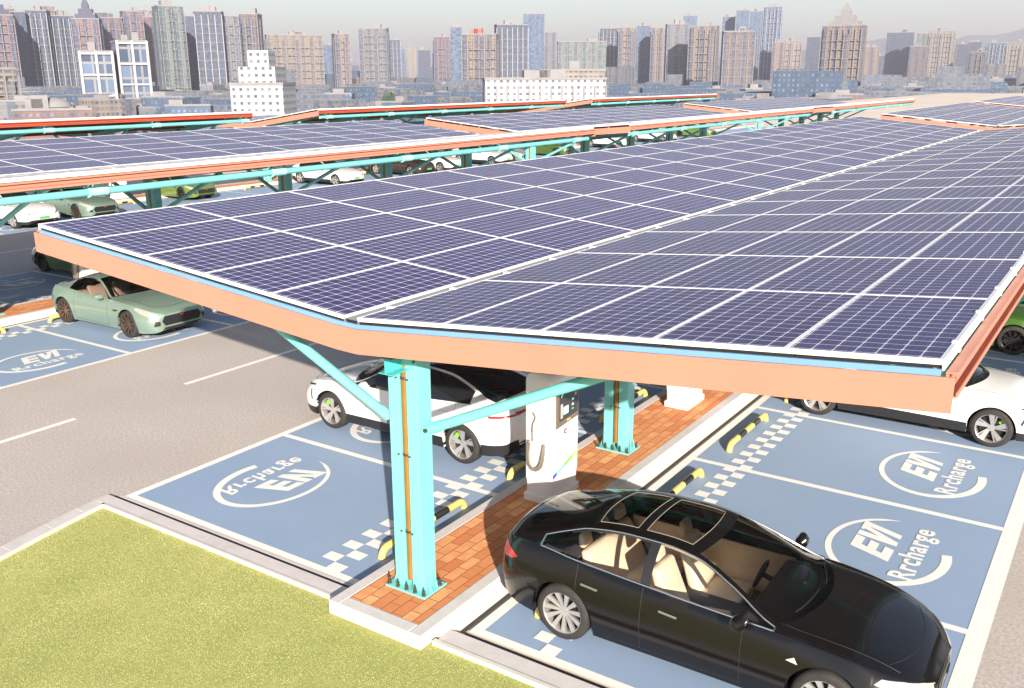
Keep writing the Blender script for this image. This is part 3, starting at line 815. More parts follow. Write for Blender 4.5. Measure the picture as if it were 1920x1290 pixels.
        ctr = len(mb.v); mb.v.append(tuple((Vector(h[0]) if h else Vector(mb.v[rows[-1][0]])) - d * off))
        n = len(ol)
        for a, b in zip(rows[:-1], rows[1:]):
            for i in range(n): mb.f.append((a[i], a[(i + 1) % n], b[(i + 1) % n], b[i])); mb.m.append(0)
        for i in range(n): mb.f.append((rows[-1][i], rows[-1][(i + 1) % n], ctr)); mb.m.append(0)
        o = mb.build(name, m, parent, smooth=True)
        if both:
            mb2 = MB(); mb2.v = [(x, -y, z) for x, y, z in mb.v]; mb2.f = [f[::-1] for f in mb.f]; mb2.m = mb.m
            mb2.build(name, m, parent, smooth=True)
        return o
    def seam(s, mb, pts, d, r=0.004):
        for sg in (1, -1):
            P = []
            for a, z in pts:
                h = s.hit((a, -4 * sg, z), (0, sg, 0)) if d == 'side' else s.hit((a, z * sg, 4), (0, 0, -1))
                if h: P.append(h[0])
            if len(P) > 1: mb.tube(P, r, 6)

def wheel(parent, x, y, rad, wid, style, sg, m_rim, caliper=None):
    w = thing('wheel', (x, y, rad)); w.parent = parent
    t = MB(); n = 40; prof = [(rad * 0.72, -wid / 2), (rad * 0.86, -wid / 2 - 0.006), (rad * 0.96, -wid / 2 + 0.012), (rad, -wid / 2 + 0.04), (rad, wid / 2 - 0.04), (rad * 0.96, wid / 2 - 0.012), (rad * 0.86, wid / 2 + 0.006), (rad * 0.72, wid / 2)]
    def lathe(mb, prof, n, close=False):
        b = len(mb.v)
        for r_, yy in prof:
            for j in range(n): a = 2 * math.pi * j / n; mb.v.append((r_ * math.cos(a), yy * 1.0, r_ * math.sin(a)))
        for i in range(len(prof) - 1):
            for j in range(n):
                mb.f.append((b + i * n + j, b + i * n + (j + 1) % n, b + (i + 1) * n + (j + 1) % n, b + (i + 1) * n + j)); mb.m.append(mb.mi)
    lathe(t, prof, n); t.build('tyre', TYRE, w, smooth=True)
    r = MB(); R0 = rad * 0.735; o = sg * wid / 2
    lathe(r, [(R0, -o * 0.9), (R0 * 0.93, -o * 0.7), (R0 * 0.90, o * 0.5), (R0 * 0.955, o * 0.95), (R0 * 1.0, o * 1.01), (R0 * 1.0, o * 0.85)], n)
    yh = o * 0.55
    if style == 'multi': ns, w0, w1 = 11, 0.030, 0.030
    elif style == 'aero': ns, w0, w1 = 5, 0.035, 0.105
    else: ns, w0, w1 = 10, 0.030, 0.018
    for k in range(ns):
        a = 2 * math.pi * k / ns + 0.2; c_, s_ = math.cos(a), math.sin(a)
        def pt(rr, tt, yy): return (rr * c_ - tt * s_, yy, rr * s_ + tt * c_)
        ri, ro = rad * 0.12, R0 * 0.95; e0 = yh * 0.95; e1 = o * 0.86
        for (wa, wb_) in ([(w0, w1)]):
            if style == 'aero':
                # pinwheel blade: bright face with a dark companion slot
                r.hexa([pt(ri, -0.03, e0 - .02 * sg), pt(ro, -0.005, e1 - .02 * sg), pt(ro, w1 * .9, e1 - .02 * sg), pt(ri, 0.02, e0 - .02 * sg), pt(ri, -0.03, e0), pt(ro, -0.005, e1), pt(ro, w1 * .9, e1), pt(ri, 0.02, e0)])
                r.hexa([pt(ri, -0.03, e0 - .02 * sg), pt(ro, -.055, e1 - .02 * sg), pt(ro, -.03, e1 - .02 * sg), pt(ri, -0.015, e0 - .02 * sg), pt(ri, -0.03, e0), pt(ro, -.055, e1), pt(ro, -.03, e1), pt(ri, -0.015, e0)])
            else:
                r.hexa([pt(ri, -wa / 2, e0 - .03 * sg), pt(ro, -wb_, e1 - .03 * sg), pt(ro, wb_, e1 - .03 * sg), pt(ri, wa / 2, e0 - .03 * sg), pt(ri, -wa / 2, e0), pt(ro, -wb_, e1), pt(ro, wb_, e1), pt(ri, wa / 2, e0)])
    r.tube([(0, yh * 0.7, 0), (0, yh * 1.04, 0)], rad * 0.17, 20)
    r.build('rim', m_rim, w, smooth=True)
    d = MB(); d.tube([(0, o * 0.10, 0), (0, o * 0.16, 0)], R0 * 0.80, 24)
    d.build('brake_disc', mat('brake_disc_metal', (0.03, 0.028, 0.027), 0.6, metal=0.4), w, smooth=True)
    if caliper:
        q = MB()
        for k in range(5):
            a = 0.15 + k * 0.14; a2 = a + 0.14
            q.hexa([(R0 * .58 * math.cos(a), o * .12, R0 * .58 * math.sin(a)), (R0 * .84 * math.cos(a), o * .12, R0 * .84 * math.sin(a)), (R0 * .84 * math.cos(a2), o * .12, R0 * .84 * math.sin(a2)), (R0 * .58 * math.cos(a2), o * .12, R0 * .58 * math.sin(a2))] + [(R0 * .58 * math.cos(a), o * .36, R0 * .58 * math.sin(a)), (R0 * .84 * math.cos(a), o * .36, R0 * .84 * math.sin(a)), (R0 * .84 * math.cos(a2), o * .36, R0 * .84 * math.sin(a2)), (R0 * .58 * math.cos(a2), o * .36, R0 * .58 * math.sin(a2))])
        q.build('brake_caliper', caliper, w)
    return w

def seat(name, x, y, w, m, parent, back=0.62):
    mb = MB()
    mb.hexa([(x - .26, y - w / 2, .30), (x + .26, y - w / 2, .34), (x + .26, y + w / 2, .34), (x - .26, y + w / 2, .30), (x - .25, y - w / 2, .47), (x + .28, y - w / 2, .53), (x + .28, y + w / 2, .53), (x - .25, y + w / 2, .47)])
    mb.hexa([(x - .34, y - w / 2, .42), (x - .18, y - w / 2, .42), (x - .18, y + w / 2, .42), (x - .34, y + w / 2, .42), (x - .54, y - w * .42, .40 + back), (x - .43, y - w * .42, .42 + back), (x - .43, y + w * .42, .42 + back), (x - .54, y + w * .42, .40 + back)])
    n = 1 if w < 0.8 else 3
    for k in range(n):
        yy = y if n == 1 else y + (k - 1) * w * .33
        mb.hexa([(x - .56, yy - .12, .43 + back), (x - .47, yy - .12, .43 + back), (x - .47, yy + .12, .43 + back), (x - .56, yy + .12, .43 + back), (x - .58, yy - .10, .60 + back), (x - .50, yy - .10, .60 + back), (x - .50, yy + .10, .60 + back), (x - .58, yy + .10, .60 + back)])
    o = mb.build(name, m, parent, bevel=0.045); o.modifiers['bevel'].segments = 3
    for p in o.data.polygons: p.use_smooth = True
    return o

def make_car(c, label, cat, group, paintm, opts):
    root = thing(opts.get('name', 'parked_car'), (0, 0, 0), 0, label, cat, group)
    S = CarShape(c); gl = opts['glass']
    parts = S.build(root, {'paint': paintm, 'glass': gl, 'rglass': opts.get('rglass', gl), 'roofglass': opts.get('roofglass', gl)})
    body = parts['body']
    # underside, liners
    u = MB(); u.box(c['x0'] + 0.25, c['x1'] - 0.25, -0.66, 0.66, 0.17, 0.24)
    u.build('floor_pan', DARK, root)
    for a in S.ax:
        for sg in (1, -1):
            mb = MB(); n = 14; yo = S.w(a) - 0.03; yi = 0.58
            pr = None
            for k in range(n + 1):
                t = -0.25 + (math.pi + 0.5) * k / n; rr = S.ra + 0.004
                p = (a + rr * math.cos(t), S.rw + rr * math.sin(t))
                if pr: mb.quad((pr[0], sg * yi, pr[1]), (p[0], sg * yi, p[1]), (p[0], sg * yo, p[1]), (pr[0], sg * yo, pr[1])); mb.quad((a, sg * yi, S.rw), (pr[0], sg * yi, pr[1]), (p[0], sg * yi, p[1]))
                pr = p
            mb.build('wheel_liner', DARK, root)
            wheel(root, a, sg * (S.w(a) - 0.035 - 0.115), S.rw, 0.235, opts['wheel'], sg, opts['rim'], opts.get('caliper'))
    # belt and roof-rail mouldings
    if opts.get('dlo_trim'):
        for sg in (1, -1):
            mb = MB(); P = []; Q = []
            for x in S.xs:
                if c['dlo'] - 0.04 <= x <= c['cowl'] - 0.05:
                    A, G, T = S.section(x); P.append((x, sg * (G[0][1] + 0.006), G[0][2])); Q.append((x, sg * (G[-1][1] + 0.004), G[-1][2]))
            mb.tube(P, 0.011, 8); mb.tube(Q, 0.010, 8); mb.tube([P[0], Q[0]], 0.011, 8); mb.tube([P[-1], Q[-1]], 0.011, 8)
            mb.build('window_trim', opts['dlo_trim'], root, smooth=True)
    # panel gaps
    mb = MB(); zt = lambda x: S.zb(x) - 0.015
    for x in c['doors']: S.seam(mb, [(x, S.zl(x) + 0.06 + (zt(x) - S.zl(x) - 0.06) * k / 8) for k in range(9)], 'side', 0.0035)
    sx0, sx1 = c['doors'][0], c['doors'][-1]
    S.seam(mb, [(sx0 + (sx1 - sx0) * k / 10, S.zl(0) + 0.06) for k in range(11)], 'side', 0.0035)
    # bonnet gap
    hy = c.get('hood_y', 0.66)
    S.seam(mb, [(c['cowl'] - 0.02 + (c['x1'] - 0.28 - c['cowl']) * k / 14, hy + 0.07 - 0.10 * (k / 14) ** 2) for k in range(15)], 'top', 0.004)
    P = [S.hit((c['x1'] - 0.22 - 0.18 * (abs(k) / 8) ** 2, k * hy / 8 * 0.95, 4), (0, 0, -1)) for k in range(-8, 9)]; mb.tube([p[0] for p in P if p], 0.004, 6)
    P = [S.hit((c['x0'] + 0.16, k * 0.07, 4), (0, 0, -1)) for k in range(-8, 9)]; mb.tube([p[0] for p in P if p], 0.004, 6)
    mb.build('panel_gap', DARK, body)
    # handles, mirrors
    for hx, hz in c['handles']:
        for sg in (1, -1):
            h = S.hit((hx, -4 * sg, hz), (0, sg, 0))
            if h:
                p = h[0]; mb = MB(); mb.beam((hx - 0.11, p.y - sg * 0.006, hz + .008), (hx + 0.10, p.y - sg * 0.006, hz - .008), 0.02, 0.028)
                mb.build('door_handle', opts.get('handle', CHROME), root, bevel=0.006)
    mx, mz = c['mirror']
    for sg in (1, -1):
        yb = S.yb(mx); mb = MB()
        mb.tube([(mx, sg * (yb - 0.02), mz - .03), (mx + 0.01, sg * (yb + 0.07), mz)], 0.022, 8)
        mb.tube([(mx - .01, sg * (yb + 0.05), mz + .01), (mx - 0.005, sg * (yb + 0.08), mz + .015), (mx - 0.01, sg * (yb + 0.16), mz + .02), (mx - 0.03, sg * (yb + 0.235), mz + .025), (mx - 0.04, sg * (yb + 0.25), mz + .025)], 0.07, 12, rads=[0.035, 0.072, 0.078, 0.055, 0.02])
        mb.build('wing_mirror', opts.get('mirror', paintm), root, smooth=True)
    for spec in opts['decals']: S.decal(spec[0], spec[1], spec[2], spec[3], root, **(spec[4] if len(spec) > 4 else {}))
    if opts.get('interior'):
        it = opts['interior']
        mb = MB(); mb.box(c['dlo'] - 0.1, c['cowl'] + 0.1, -0.80, 0.80, 0.245, 0.26)
        for sg in (1, -1): mb.hexa([(c['dlo'] + .3, sg * 0.80, .26), (c['cowl'], sg * 0.80, .26), (c['cowl'], sg * 0.84, .26), (c['dlo'] + .3, sg * 0.84, .26), (c['dlo'] + .3, sg * 0.80, .84), (c['cowl'] - .2, sg * 0.78, .84), (c['cowl'] - .2, sg * 0.84, .84), (c['dlo'] + .3, sg * 0.84, .84)])
        mb.build('cabin_floor', mat('beige_carpet', (0.30, 0.24, 0.18), 0.9), root)
        for sg in (1, -1):
            mb = MB(); mb.box(c['dlo'] + .35, c['cowl'] - .35, sg * 0.775 - .01, sg * 0.775 + .01, .34, S.zb(0) - 0.07); mb.build('door_card', it, root, bevel=0.004)
        for sg in (1, -1): seat('front_seat', c['seat1'], sg * 0.37, 0.52, it, root)
        seat('rear_seat', c['seat2'], 0, 1.30, it, root, back=c.get('rback', 0.55))
        zb = S.zb(c['cowl']); xc = c['cowl']
        mb = MB(); mb.hexa([(xc - .55, -.76, .45), (xc + .15, -.74, .45), (xc + .15, .74, .45), (xc - .55, .76, .45), (xc - .45, -.76, zb - .06), (xc + .05, -.74, zb - .035), (xc + .05, .74, zb - .035), (xc - .45, .76, zb - .06)])
        mb.box(c['seat1'] - .4, xc - .45, -.11, .11, .3, .52)
        mb.build('dashboard', DASH, root, bevel=0.03)
        mb = MB(); P = []
        for k in range(25): a = 2 * math.pi * k / 24; P.append((xc - .62 + .05 * math.sin(a) * 1.0, .37 + .18 * math.cos(a), .80 + .16 * math.sin(a)))
        mb.tube(P, 0.014, 8, caps=False); mb.beam((xc - .62, .20, .80), (xc - .62, .54, .80), .02, .04); mb.tube([(xc - .6, .37, .80), (xc - .4, .37, .74)], .03, 8)
        mb.build('steering_wheel', DARK, root, smooth=True)
        # parcel shelf
        mb = MB(); mb.hexa([(c['deck'] - .0, -.62, S.zc(c['deck']) - .10), (c['seat2'] - .5, -.66, .90), (c['seat2'] - .5, .66, .90), (c['deck'], .62, S.zc(c['deck']) - .10), (c['deck'], -.62, S.zc(c['deck']) - .08), (c['seat2'] - .5, -.66, .92), (c['seat2'] - .5, .66, .92), (c['deck'], .62, S.zc(c['deck']) - .08)])
        mb.build('parcel_shelf', DASH, root)
    for a, b in c.get('sunroofs', ()) if opts.get('interior') else ():
        mb = MB(); P = []
        def tp(x, q):
            A, G, T = S.section(x); y = T[1][1] * q; yin = T[0][1]; qq = (y / yin) ** 2
            return (x + S.bow(x) * (1 - qq), y, S.zc(x) - (S.zc(x) - T[0][2]) * (qq ** 1.15) + 0.001)
        for k in range(13): P.append(tp(a + 0.0, -1 + 2 * k / 12))
        for k in range(1, 9): P.append(tp(a + (b - a) * k / 8, 1))
        for k in range(1, 13): P.append(tp(b, 1 - 2 * k / 12))
        for k in range(1, 9): P.append(tp(b + (a - b) * k / 8, -1))
        mb.tube(P, 0.0035, 6); mb.build('roof_window_frame', mat('frame_grey', (0.34, 0.31, 0.27), 0.4), root, smooth=True)
    if opts.get('interior'):
        for sg in (1, -1):
            mb = MB(); P = []
            for x in S.xs:
                if c['rhead'] - .3 <= x <= c['cowl'] - 0.12: A, G, T = S.section(x); P.append((x, sg * (G[-1][1] - 0.05), G[-1][2] - 0.035))
            mb.tube(P, 0.022, 6); mb.build('cabin_trim', opts['interior'], root, smooth=True)
    # wipers
    mb = MB()
    for y0, y1 in ((0.15, 0.62), (-0.55, -0.02)):
        P = []
        for k in range(6):
            y = y0 + (y1 - y0) * k / 5; x = c['cowl'] + 0.02 - 0.10 + S.bow(c['cowl']) * (1 - (y / .8) ** 2) - 0.03 * k / 5
            h = S.hit((x, y, 4), (0, 0, -1))
            if h: P.append(h[0] + Vector((0, 0, 0.012)))
        if len(P) > 1: mb.tube(P, 0.007, 6)
    mb.build('wipers', DARK, root)
    return root, S

# ---- black liftback
LIFT = dict(wb=2.96, rw=0.345, arch=0.395, x0=-2.49, x1=2.47, cowl=0.98, head=-0.02, b0=-0.55, b1=-0.44, rhead=-1.30, deck=-2.16, dlo=-1.80,
    extra=(0.70, 0.40, -0.16, -0.24, -0.64, -0.68, -0.78, -0.82, -1.12, -1.24),
    sunroofs=((-0.68, -0.16), (-1.24, -0.78)),
    w=[(-2.49, .55), (-2.45, .70), (-2.36, .82), (-2.1, .935), (-1.6, .985), (-1.0, .985), (0, .975), (0.9, .975), (1.5, .975), (1.95, .945), (2.2, .86), (2.36, .73), (2.44, .58), (2.47, .44)],
    zb=[(-2.49, .80), (-2.45, .92), (-2.36, .99), (-2.0, 1.05), (-1.8, 1.055), (-1.4, 1.03), (-0.6, .985), (0.3, .945), (.98, .925), (1.6, .86), (2.1, .755), (2.35, .66), (2.47, .58)],
    yb=[(-2.49, .50), (-2.3, .74), (-1.8, .86), (-1.2, .90), (0, .90), (1.0, .895), (1.5, .87), (1.95, .80), (2.25, .66), (2.47, .38)],
    yr=[(-2.49, .42), (-2.3, .66), (-1.95, .74), (-1.6, .665), (-1.3, .61), (-0.6, .60), (-0.02, .615), (.4, .70), (.98, .835), (1.5, .82), (1.95, .72), (2.25, .56), (2.47, .30)],
    zr=[(-2.49, .82), (-2.45, .94), (-2.36, 1.015), (-2.0, 1.09), (-1.6, 1.225), (-1.3, 1.315), (-0.8, 1.375), (-0.4, 1.38), (-0.02, 1.335), (.4, 1.185), (.98, .935), (1.5, .885), (2.1, .78), (2.35, .68), (2.47, .59)],
    zc=[(-2.49, .84), (-2.45, .97), (-2.36, 1.07), (-2.16, 1.125), (-1.8, 1.23), (-1.3, 1.365), (-0.8, 1.425), (-0.4, 1.435), (-0.02, 1.40), (.4, 1.275), (.98, 1.0), (1.5, .95), (2.0, .845), (2.3, .745), (2.47, .60)],
    zl=[(-2.49, .36), (-2.35, .27), (-2.0, .22), (-1, .19), (1, .19), (2.0, .19), (2.35, .22), (2.47, .30)],
    bow=[(-2.49, 0), (-2.16, -.10), (-1.3, -.07), (-0.6, 0), (-0.02, .10), (.98, .24), (1.5, .08), (2.0, 0), (2.47, 0)],
    doors=(-1.30, -0.50, 0.62), handles=((-1.12, .80), (-0.18, .775)), mirror=(0.62, .98), seat1=-0.05, seat2=-0.95, hood_y=0.68)
GRP = 'electric cars parked in the charging bays'
SILV = mat('bright_lens', (0.78, 0.74, 0.70), 0.12, metal=0.3, coat=1)
def squash(c, f):
    c = dict(c); m = lambda x: x if x < 1.6 else 1.6 + (x - 1.6) * f
    for k in ('w', 'zb', 'yb', 'yr', 'zr', 'zc', 'zl', 'bow'): c[k] = [(m(a), b) for a, b in c[k]]
    c['x1'] = m(c['x1']); return c
LIFTB = squash(LIFT, 0.90)
car_black, SH = make_car(LIFTB, 'glossy black liftback with tan seats and a glass roof, in front by the nearest charger', 'car', GRP, mat('black_paint', (0.006, 0.0055, 0.006), 0.16, coat=0.35, spec=0.35),
    dict(glass=CLEAR, wheel='multi', rim=RIMS, dlo_trim=CHROME, interior=TAN, sill_black=False, mirror=paint('black_paint', (0, 0, 0)),
    decals=[
        ('headlight', [(.72, .70), (.84, .665), (1.10, .60), (1.36, .55), (1.40, .61), (1.22, .67), (1.0, .72), (.80, .745)], (-1, 1.0, 0), LAMP),
        ('taillight', [(-1.50, .80), (-1.25, .77), (-.93, .80), (-.86, .85), (-1.10, .93), (-1.48, .93)], (1, 1.0, 0), REDL),
        ('grille', [(-.34, .44), (.34, .44), (.30, .56), (-.30, .56)], (-1, 0, 0), DARK, dict(both=False)),
        ('lower_intake', [(-.62, .26), (.62, .26), (.52, .36), (-.52, .36)], (-1, 0, 0), DARK, dict(both=False)),
        ('side_repeater', [(1.08, .71), (1.20, .695), (1.16, .755)], (0, 1, 0), SILV, dict(rings=2)),
    ]))
car_black.location = (3.45, 1.16, 0)

# ---- white saloon with dark glass
SAL = dict(LIFT); SAL.update(wb=2.99, rw=0.35, arch=0.39, x0=-2.42, x1=2.40, cowl=1.0, head=-0.12, b0=-0.58, b1=-0.52, rhead=-0.98, deck=-2.02, dlo=-1.62, sunroofs=((-0.95, -0.16),), roof_black=True, sill_black=True,
    extra=(0.7, 0.4, -0.16, -0.95, -1.3),
    w=[(-2.42, .62), (-2.38, .76), (-2.28, .86), (-2.0, .94), (-1.5, .975), (-0.8, .96), (0, .95), (0.9, .955), (1.5, .965), (1.95, .94), (2.15, .87), (2.30, .75), (2.37, .62), (2.40, .50)],
    zb=[(-2.42, .86), (-2.38, .97), (-2.28, 1.04), (-2.0, 1.06), (-1.4, 1.04), (-0.6, .985), (0.3, .955), (1.0, .94), (1.6, .89), (2.1, .79), (2.3, .71), (2.40, .62)],
    yb=[(-2.42, .56), (-2.2, .77), (-1.8, .85), (-1.2, .88), (0, .88), (1.0, .875), (1.5, .86), (1.95, .79), (2.2, .66), (2.40, .42)],
    yr=[(-2.42, .48), (-2.2, .70), (-1.9, .74), (-1.5, .65), (-1.0, .585), (-0.5, .58), (-0.12, .60), (.4, .69), (1.0, .825), (1.5, .81), (1.95, .70), (2.2, .56), (2.40, .34)],
    zr=[(-2.42, .88), (-2.38, .985), (-2.28, 1.055), (-2.0, 1.10), (-1.5, 1.27), (-1.0, 1.40), (-0.5, 1.435), (-0.12, 1.40), (.4, 1.22), (1.0, .955), (1.5, .915), (2.1, .81), (2.3, .725), (2.40, .63)],
    zc=[(-2.42, .90), (-2.38, 1.02), (-2.28, 1.10), (-2.02, 1.16), (-1.5, 1.325), (-0.98, 1.455), (-0.5, 1.495), (-0.12, 1.465), (.4, 1.31), (1.0, 1.02), (1.5, .975), (2.0, .875), (2.25, .78), (2.40, .64)],
    zl=[(-2.42, .42), (-2.3, .30), (-2.0, .24), (-1, .20), (1, .20), (2.0, .20), (2.3, .23), (2.40, .32)],
    bow=[(-2.42, 0), (-2.02, -.14), (-0.98, -.05), (-0.5, 0), (-0.12, .10), (1.0, .26), (1.5, .08), (2.0, 0), (2.40, 0)],
    doors=(-1.35, -0.55, 0.60), handles=((-1.15, .86), (-0.22, .82)), mirror=(0.60, 1.0), seat1=0, seat2=-0.9)
WHITE = paint('white_paint', (0.80, 0.78, 0.77), rough=0.3)
car_white, SW = make_car(SAL, 'white saloon with dark windows parked nose-out behind the front column', 'car', GRP, WHITE,
    dict(glass=TINT, wheel='aero', rim=RIMS, caliper=GREENL, handle=WHITE,
    decals=[
        ('headlight', [(.74, .76), (.95, .715), (1.25, .655), (1.32, .60), (1.30, .63), (1.2, .69), (.95, .745), (.76, .785)], (-1, 1.0, 0), DARK),
        ('taillight', [(-1.6, .955), (-1.35, .945), (-1.1, .93), (-.80, .90), (-.78, .935), (-1.1, .965), (-1.35, .98), (-1.6, .99)], (1, 1.0, 0), REDL),
        ('tail_light_bar', [(-.62, .965), (.62, .965), (.62, .995), (-.62, .995)], (1, 0, 0), REDL, dict(both=False)),
        ('lower_intake', [(-.66, .26), (.66, .26), (.60, .40), (-.60, .40)], (-1, 0, 0), DARK, dict(both=False)),
        ('rear_diffuser', [(-.74, .30), (.74, .30), (.76, .47), (-.76, .47)], (1, 0, 0), DARK, dict(both=False)),
        ('number_plate', [(-.23, .42), (.23, .42), (.23, .53), (-.23, .53)], (-1, 0, 0), PLATE, dict(both=False, rings=1)),
        ('air_slit', [(1.93, .50), (1.97, .50), (2.03, .68), (1.99, .68)], (0, 1, 0), DARK, dict(rings=2)),
    ]))
car_white.location = (-3.54, 4.62, 0); car_white.rotation_euler = (0, 0, math.pi)

# ---- sage coupe
CPE = dict(LIFT); CPE.update(wb=2.72, rw=0.345, arch=0.385, x0=-2.16, x1=2.30, cowl=0.62, head=-0.22, b0=-0.62, b1=-0.60, rhead=-0.72, deck=-1.72, dlo=-1.10, sunroofs=(),
    extra=(0.3, 0.0, -0.4, -1.4),
    w=[(-2.16, .60), (-2.12, .74), (-2.02, .85), (-1.7, .95), (-1.3, .965), (-0.7, .935), (0, .915), (0.7, .92), (1.4, .955), (1.8, .925), (2.05, .86), (2.20, .76), (2.27, .66), (2.30, .56)],
    zb=[(-2.16, .74), (-2.12, .84), (-2.0, .92), (-1.5, .98), (-1.1, .96), (-0.4, .90), (0.3, .88), (.62, .88), (1.4, .84), (1.9, .76), (2.15, .70), (2.30, .64)],
    yb=[(-2.16, .54), (-2.0, .72), (-1.6, .84), (-1.1, .86), (0, .84), (0.7, .84), (1.4, .86), (1.9, .78), (2.1, .70), (2.30, .50)],
    yr=[(-2.16, .46), (-1.9, .66), (-1.6, .66), (-1.2, .60), (-0.7, .55), (-0.22, .57), (.2, .67), (.62, .79), (1.4, .80), (1.9, .70), (2.1, .60), (2.30, .42)],
    zr=[(-2.16, .76), (-2.12, .86), (-2.0, .94), (-1.6, 1.01), (-1.1, 1.15), (-0.7, 1.245), (-0.4, 1.26), (-0.22, 1.245), (.2, 1.07), (.62, .895), (1.4, .865), (1.9, .785), (2.15, .72), (2.30, .655)],
    zc=[(-2.16, .78), (-2.12, .89), (-2.0, .97), (-1.72, 1.03), (-1.1, 1.22), (-0.72, 1.305), (-0.4, 1.32), (-0.22, 1.305), (.2, 1.15), (.62, .96), (1.2, .94), (1.7, .87), (2.1, .765), (2.30, .67)],
    zl=[(-2.16, .38), (-2.0, .27), (-1.7, .20), (-1, .16), (1, .16), (1.8, .17), (2.2, .20), (2.30, .25)],
    bow=[(-2.16, 0), (-1.72, -.08), (-0.72, -.05), (-0.4, 0), (-0.22, .08), (.62, .22), (1.2, .08), (1.8, 0), (2.30, .02)],
    doors=(-0.85, 0.55), handles=((-0.62, .80),), mirror=(0.40, .93), seat1=-0.25, seat2=-1.0, rback=.42, hood_y=0.62)
SAGE = paint('sage_paint', (0.22, 0.31, 0.25), metal=0.3, rough=0.35)
def coupe(label, pm, rim, cal, gl, inter):
    return make_car(CPE, label, 'car', GRP, pm, dict(name='parked_coupe', glass=gl, wheel='ten', rim=rim, caliper=cal, handle=pm, interior=inter,
    decals=[
        ('grille', [(-.50, .36), (.50, .36), (.58, .48), (.50, .60), (-.50, .60), (-.58, .48)], (-1, 0, 0), DARK, dict(both=False)),
        ('lower_intake', [(-.60, .22), (.60, .22), (.52, .32), (-.52, .32)], (-1, 0, 0), DARK, dict(both=False)),
        ('headlight', [(.52, .76), (.70, .66), (1.02, .575), (1.14, .60), (1.10, .66), (.88, .74), (.60, .80)], (-1, 1.0, 0), LAMP),
        ('side_intake', [(1.02, .36), (1.18, .38), (1.18, .48), (1.06, .50)], (-1, 1.0, 0), DARK),
        ('fender_vent', [(.82, .62), (.98, .64), (1.0, .68), (.80, .66)], (0, 1, 0), DARK, dict(rings=2)),
        ('taillight', [(-1.40, .80), (-.9, .77), (-.86, .83), (-1.40, .88)], (1, 1.0, 0), REDL),
        ('bonnet_vent', [(-.55, .90), (-.38, .92), (-.36, .97), (-.55, .95)], (0, 0, -1), DARK, dict(rings=2)) if False else ('badge', [(-.05, .54), (.05, .54), (.05, .585), (-.05, .585)], (-1, 0, 0), REDC, dict(both=False, rings=1, off=.014)),
    ]))[0]
SEATG = mat('brown_leather', (0.30, 0.20, 0.15), 0.6)
car_sage = coupe('sage green coupe with bronze wheels parked nose-out, left of the front carport', SAGE, RIMB, REDC, CLEAR, SEATG)
car_sage.location = (-15.13, 6.42, 0)
GREEN = paint('green_paint', (0.055, 0.14, 0.02), metal=0.2, rough=0.35)
car_green = coupe('bright green coupe with black wheels, half hidden behind the sage coupe', GREEN, RIMK, None, TINT, None)
car_green.location = (-22.3, 10.0, 0); car_green.rotation_euler = (0, 0, math.pi)

def place(src, x, y, rz, label, pm=None, old=None):
    c = copy_tree(src); c.location = (x, y, 0); c.rotation_euler = (0, 0, rz); c['label'] = label
    if pm:
        def sub(o):
            if o.type == 'MESH' and old.name in [m.name for m in o.data.materials if m]:
                key = (o.data.name, pm.name)
                if key not in RECOL:
                    d = o.data.copy()
                    for i, m in enumerate(d.materials):
                        if m == old: d.materials[i] = pm
                    RECOL[key] = d
                o.data = RECOL[key]
            for ch in o.children: sub(ch)
        sub(c)
    return c
RECOL = {}
TEALG = paint('dark_teal_paint', (0.03, 0.16, 0.13), metal=0.3)
LIME = paint('lime_paint', (0.13, 0.21, 0.03), metal=0.1, rough=0.35)
OLIVE = paint('olive_paint', (0.07, 0.12, 0.02), metal=0.1, rough=0.35)
BRNB = paint('brown_black_paint', (0.035, 0.022, 0.016))
place(car_white, 3.70, 10.25, 0, 'white saloon beyond the empty bays, partly behind the end of the front fascia')
place(car_green, 3.43, 16.75, 0, 'green coupe with dark wheels cut off by the right edge of the photo')
place(car_green, 3.5, 19.85, 0, 'dark teal coupe at the right edge, just behind the green coupe', TEALG, GREEN)
# third row, seen beneath the second row of canopies
place(car_white, -35.15, 14.6, 0, 'white saloon with a green plate, at the far left edge under the canopy')
place(car_sage, -35.4, 17.75, 0, 'small sage coupe showing its grille beside the white car under the left canopy')
place(car_green, -37.2, 24.95, 0, 'lime green coupe between the two nearest columns of the second row', LIME, GREEN)
place(car_white, -35.2, 34.4, 0, 'white saloon in side view between the second and third columns of the second row')
place(car_white, -35.2, 41.4, 0, 'dark brown saloon just right of the third column of the second row', BRNB, WHITE)
place(car_white, -35.2, 44.6, 0, 'white saloon right next to the dark brown one')
place(car_white, -35.2, 50.8, 0, 'white saloon seen just right of the fourth column of the second row')
place(car_sage, -35.4, 53.9, 0, 'sage coupe between two distant columns of the second row')
place(car_green, -35.4, 60.6, 0, 'olive green coupe beside the sunlit column in the gap between canopies', OLIVE, GREEN)
place(car_white, -35.2, 71.2, 0, 'small distant white saloon right of the sunlit column gap')
place(car_white, -35.2, 80.5, 0, 'tiny white saloon farther along the third row')
place(car_green, -35.4, 91.5, 0, 'tiny lime coupe near the far end of the third row', LIME, GREEN)

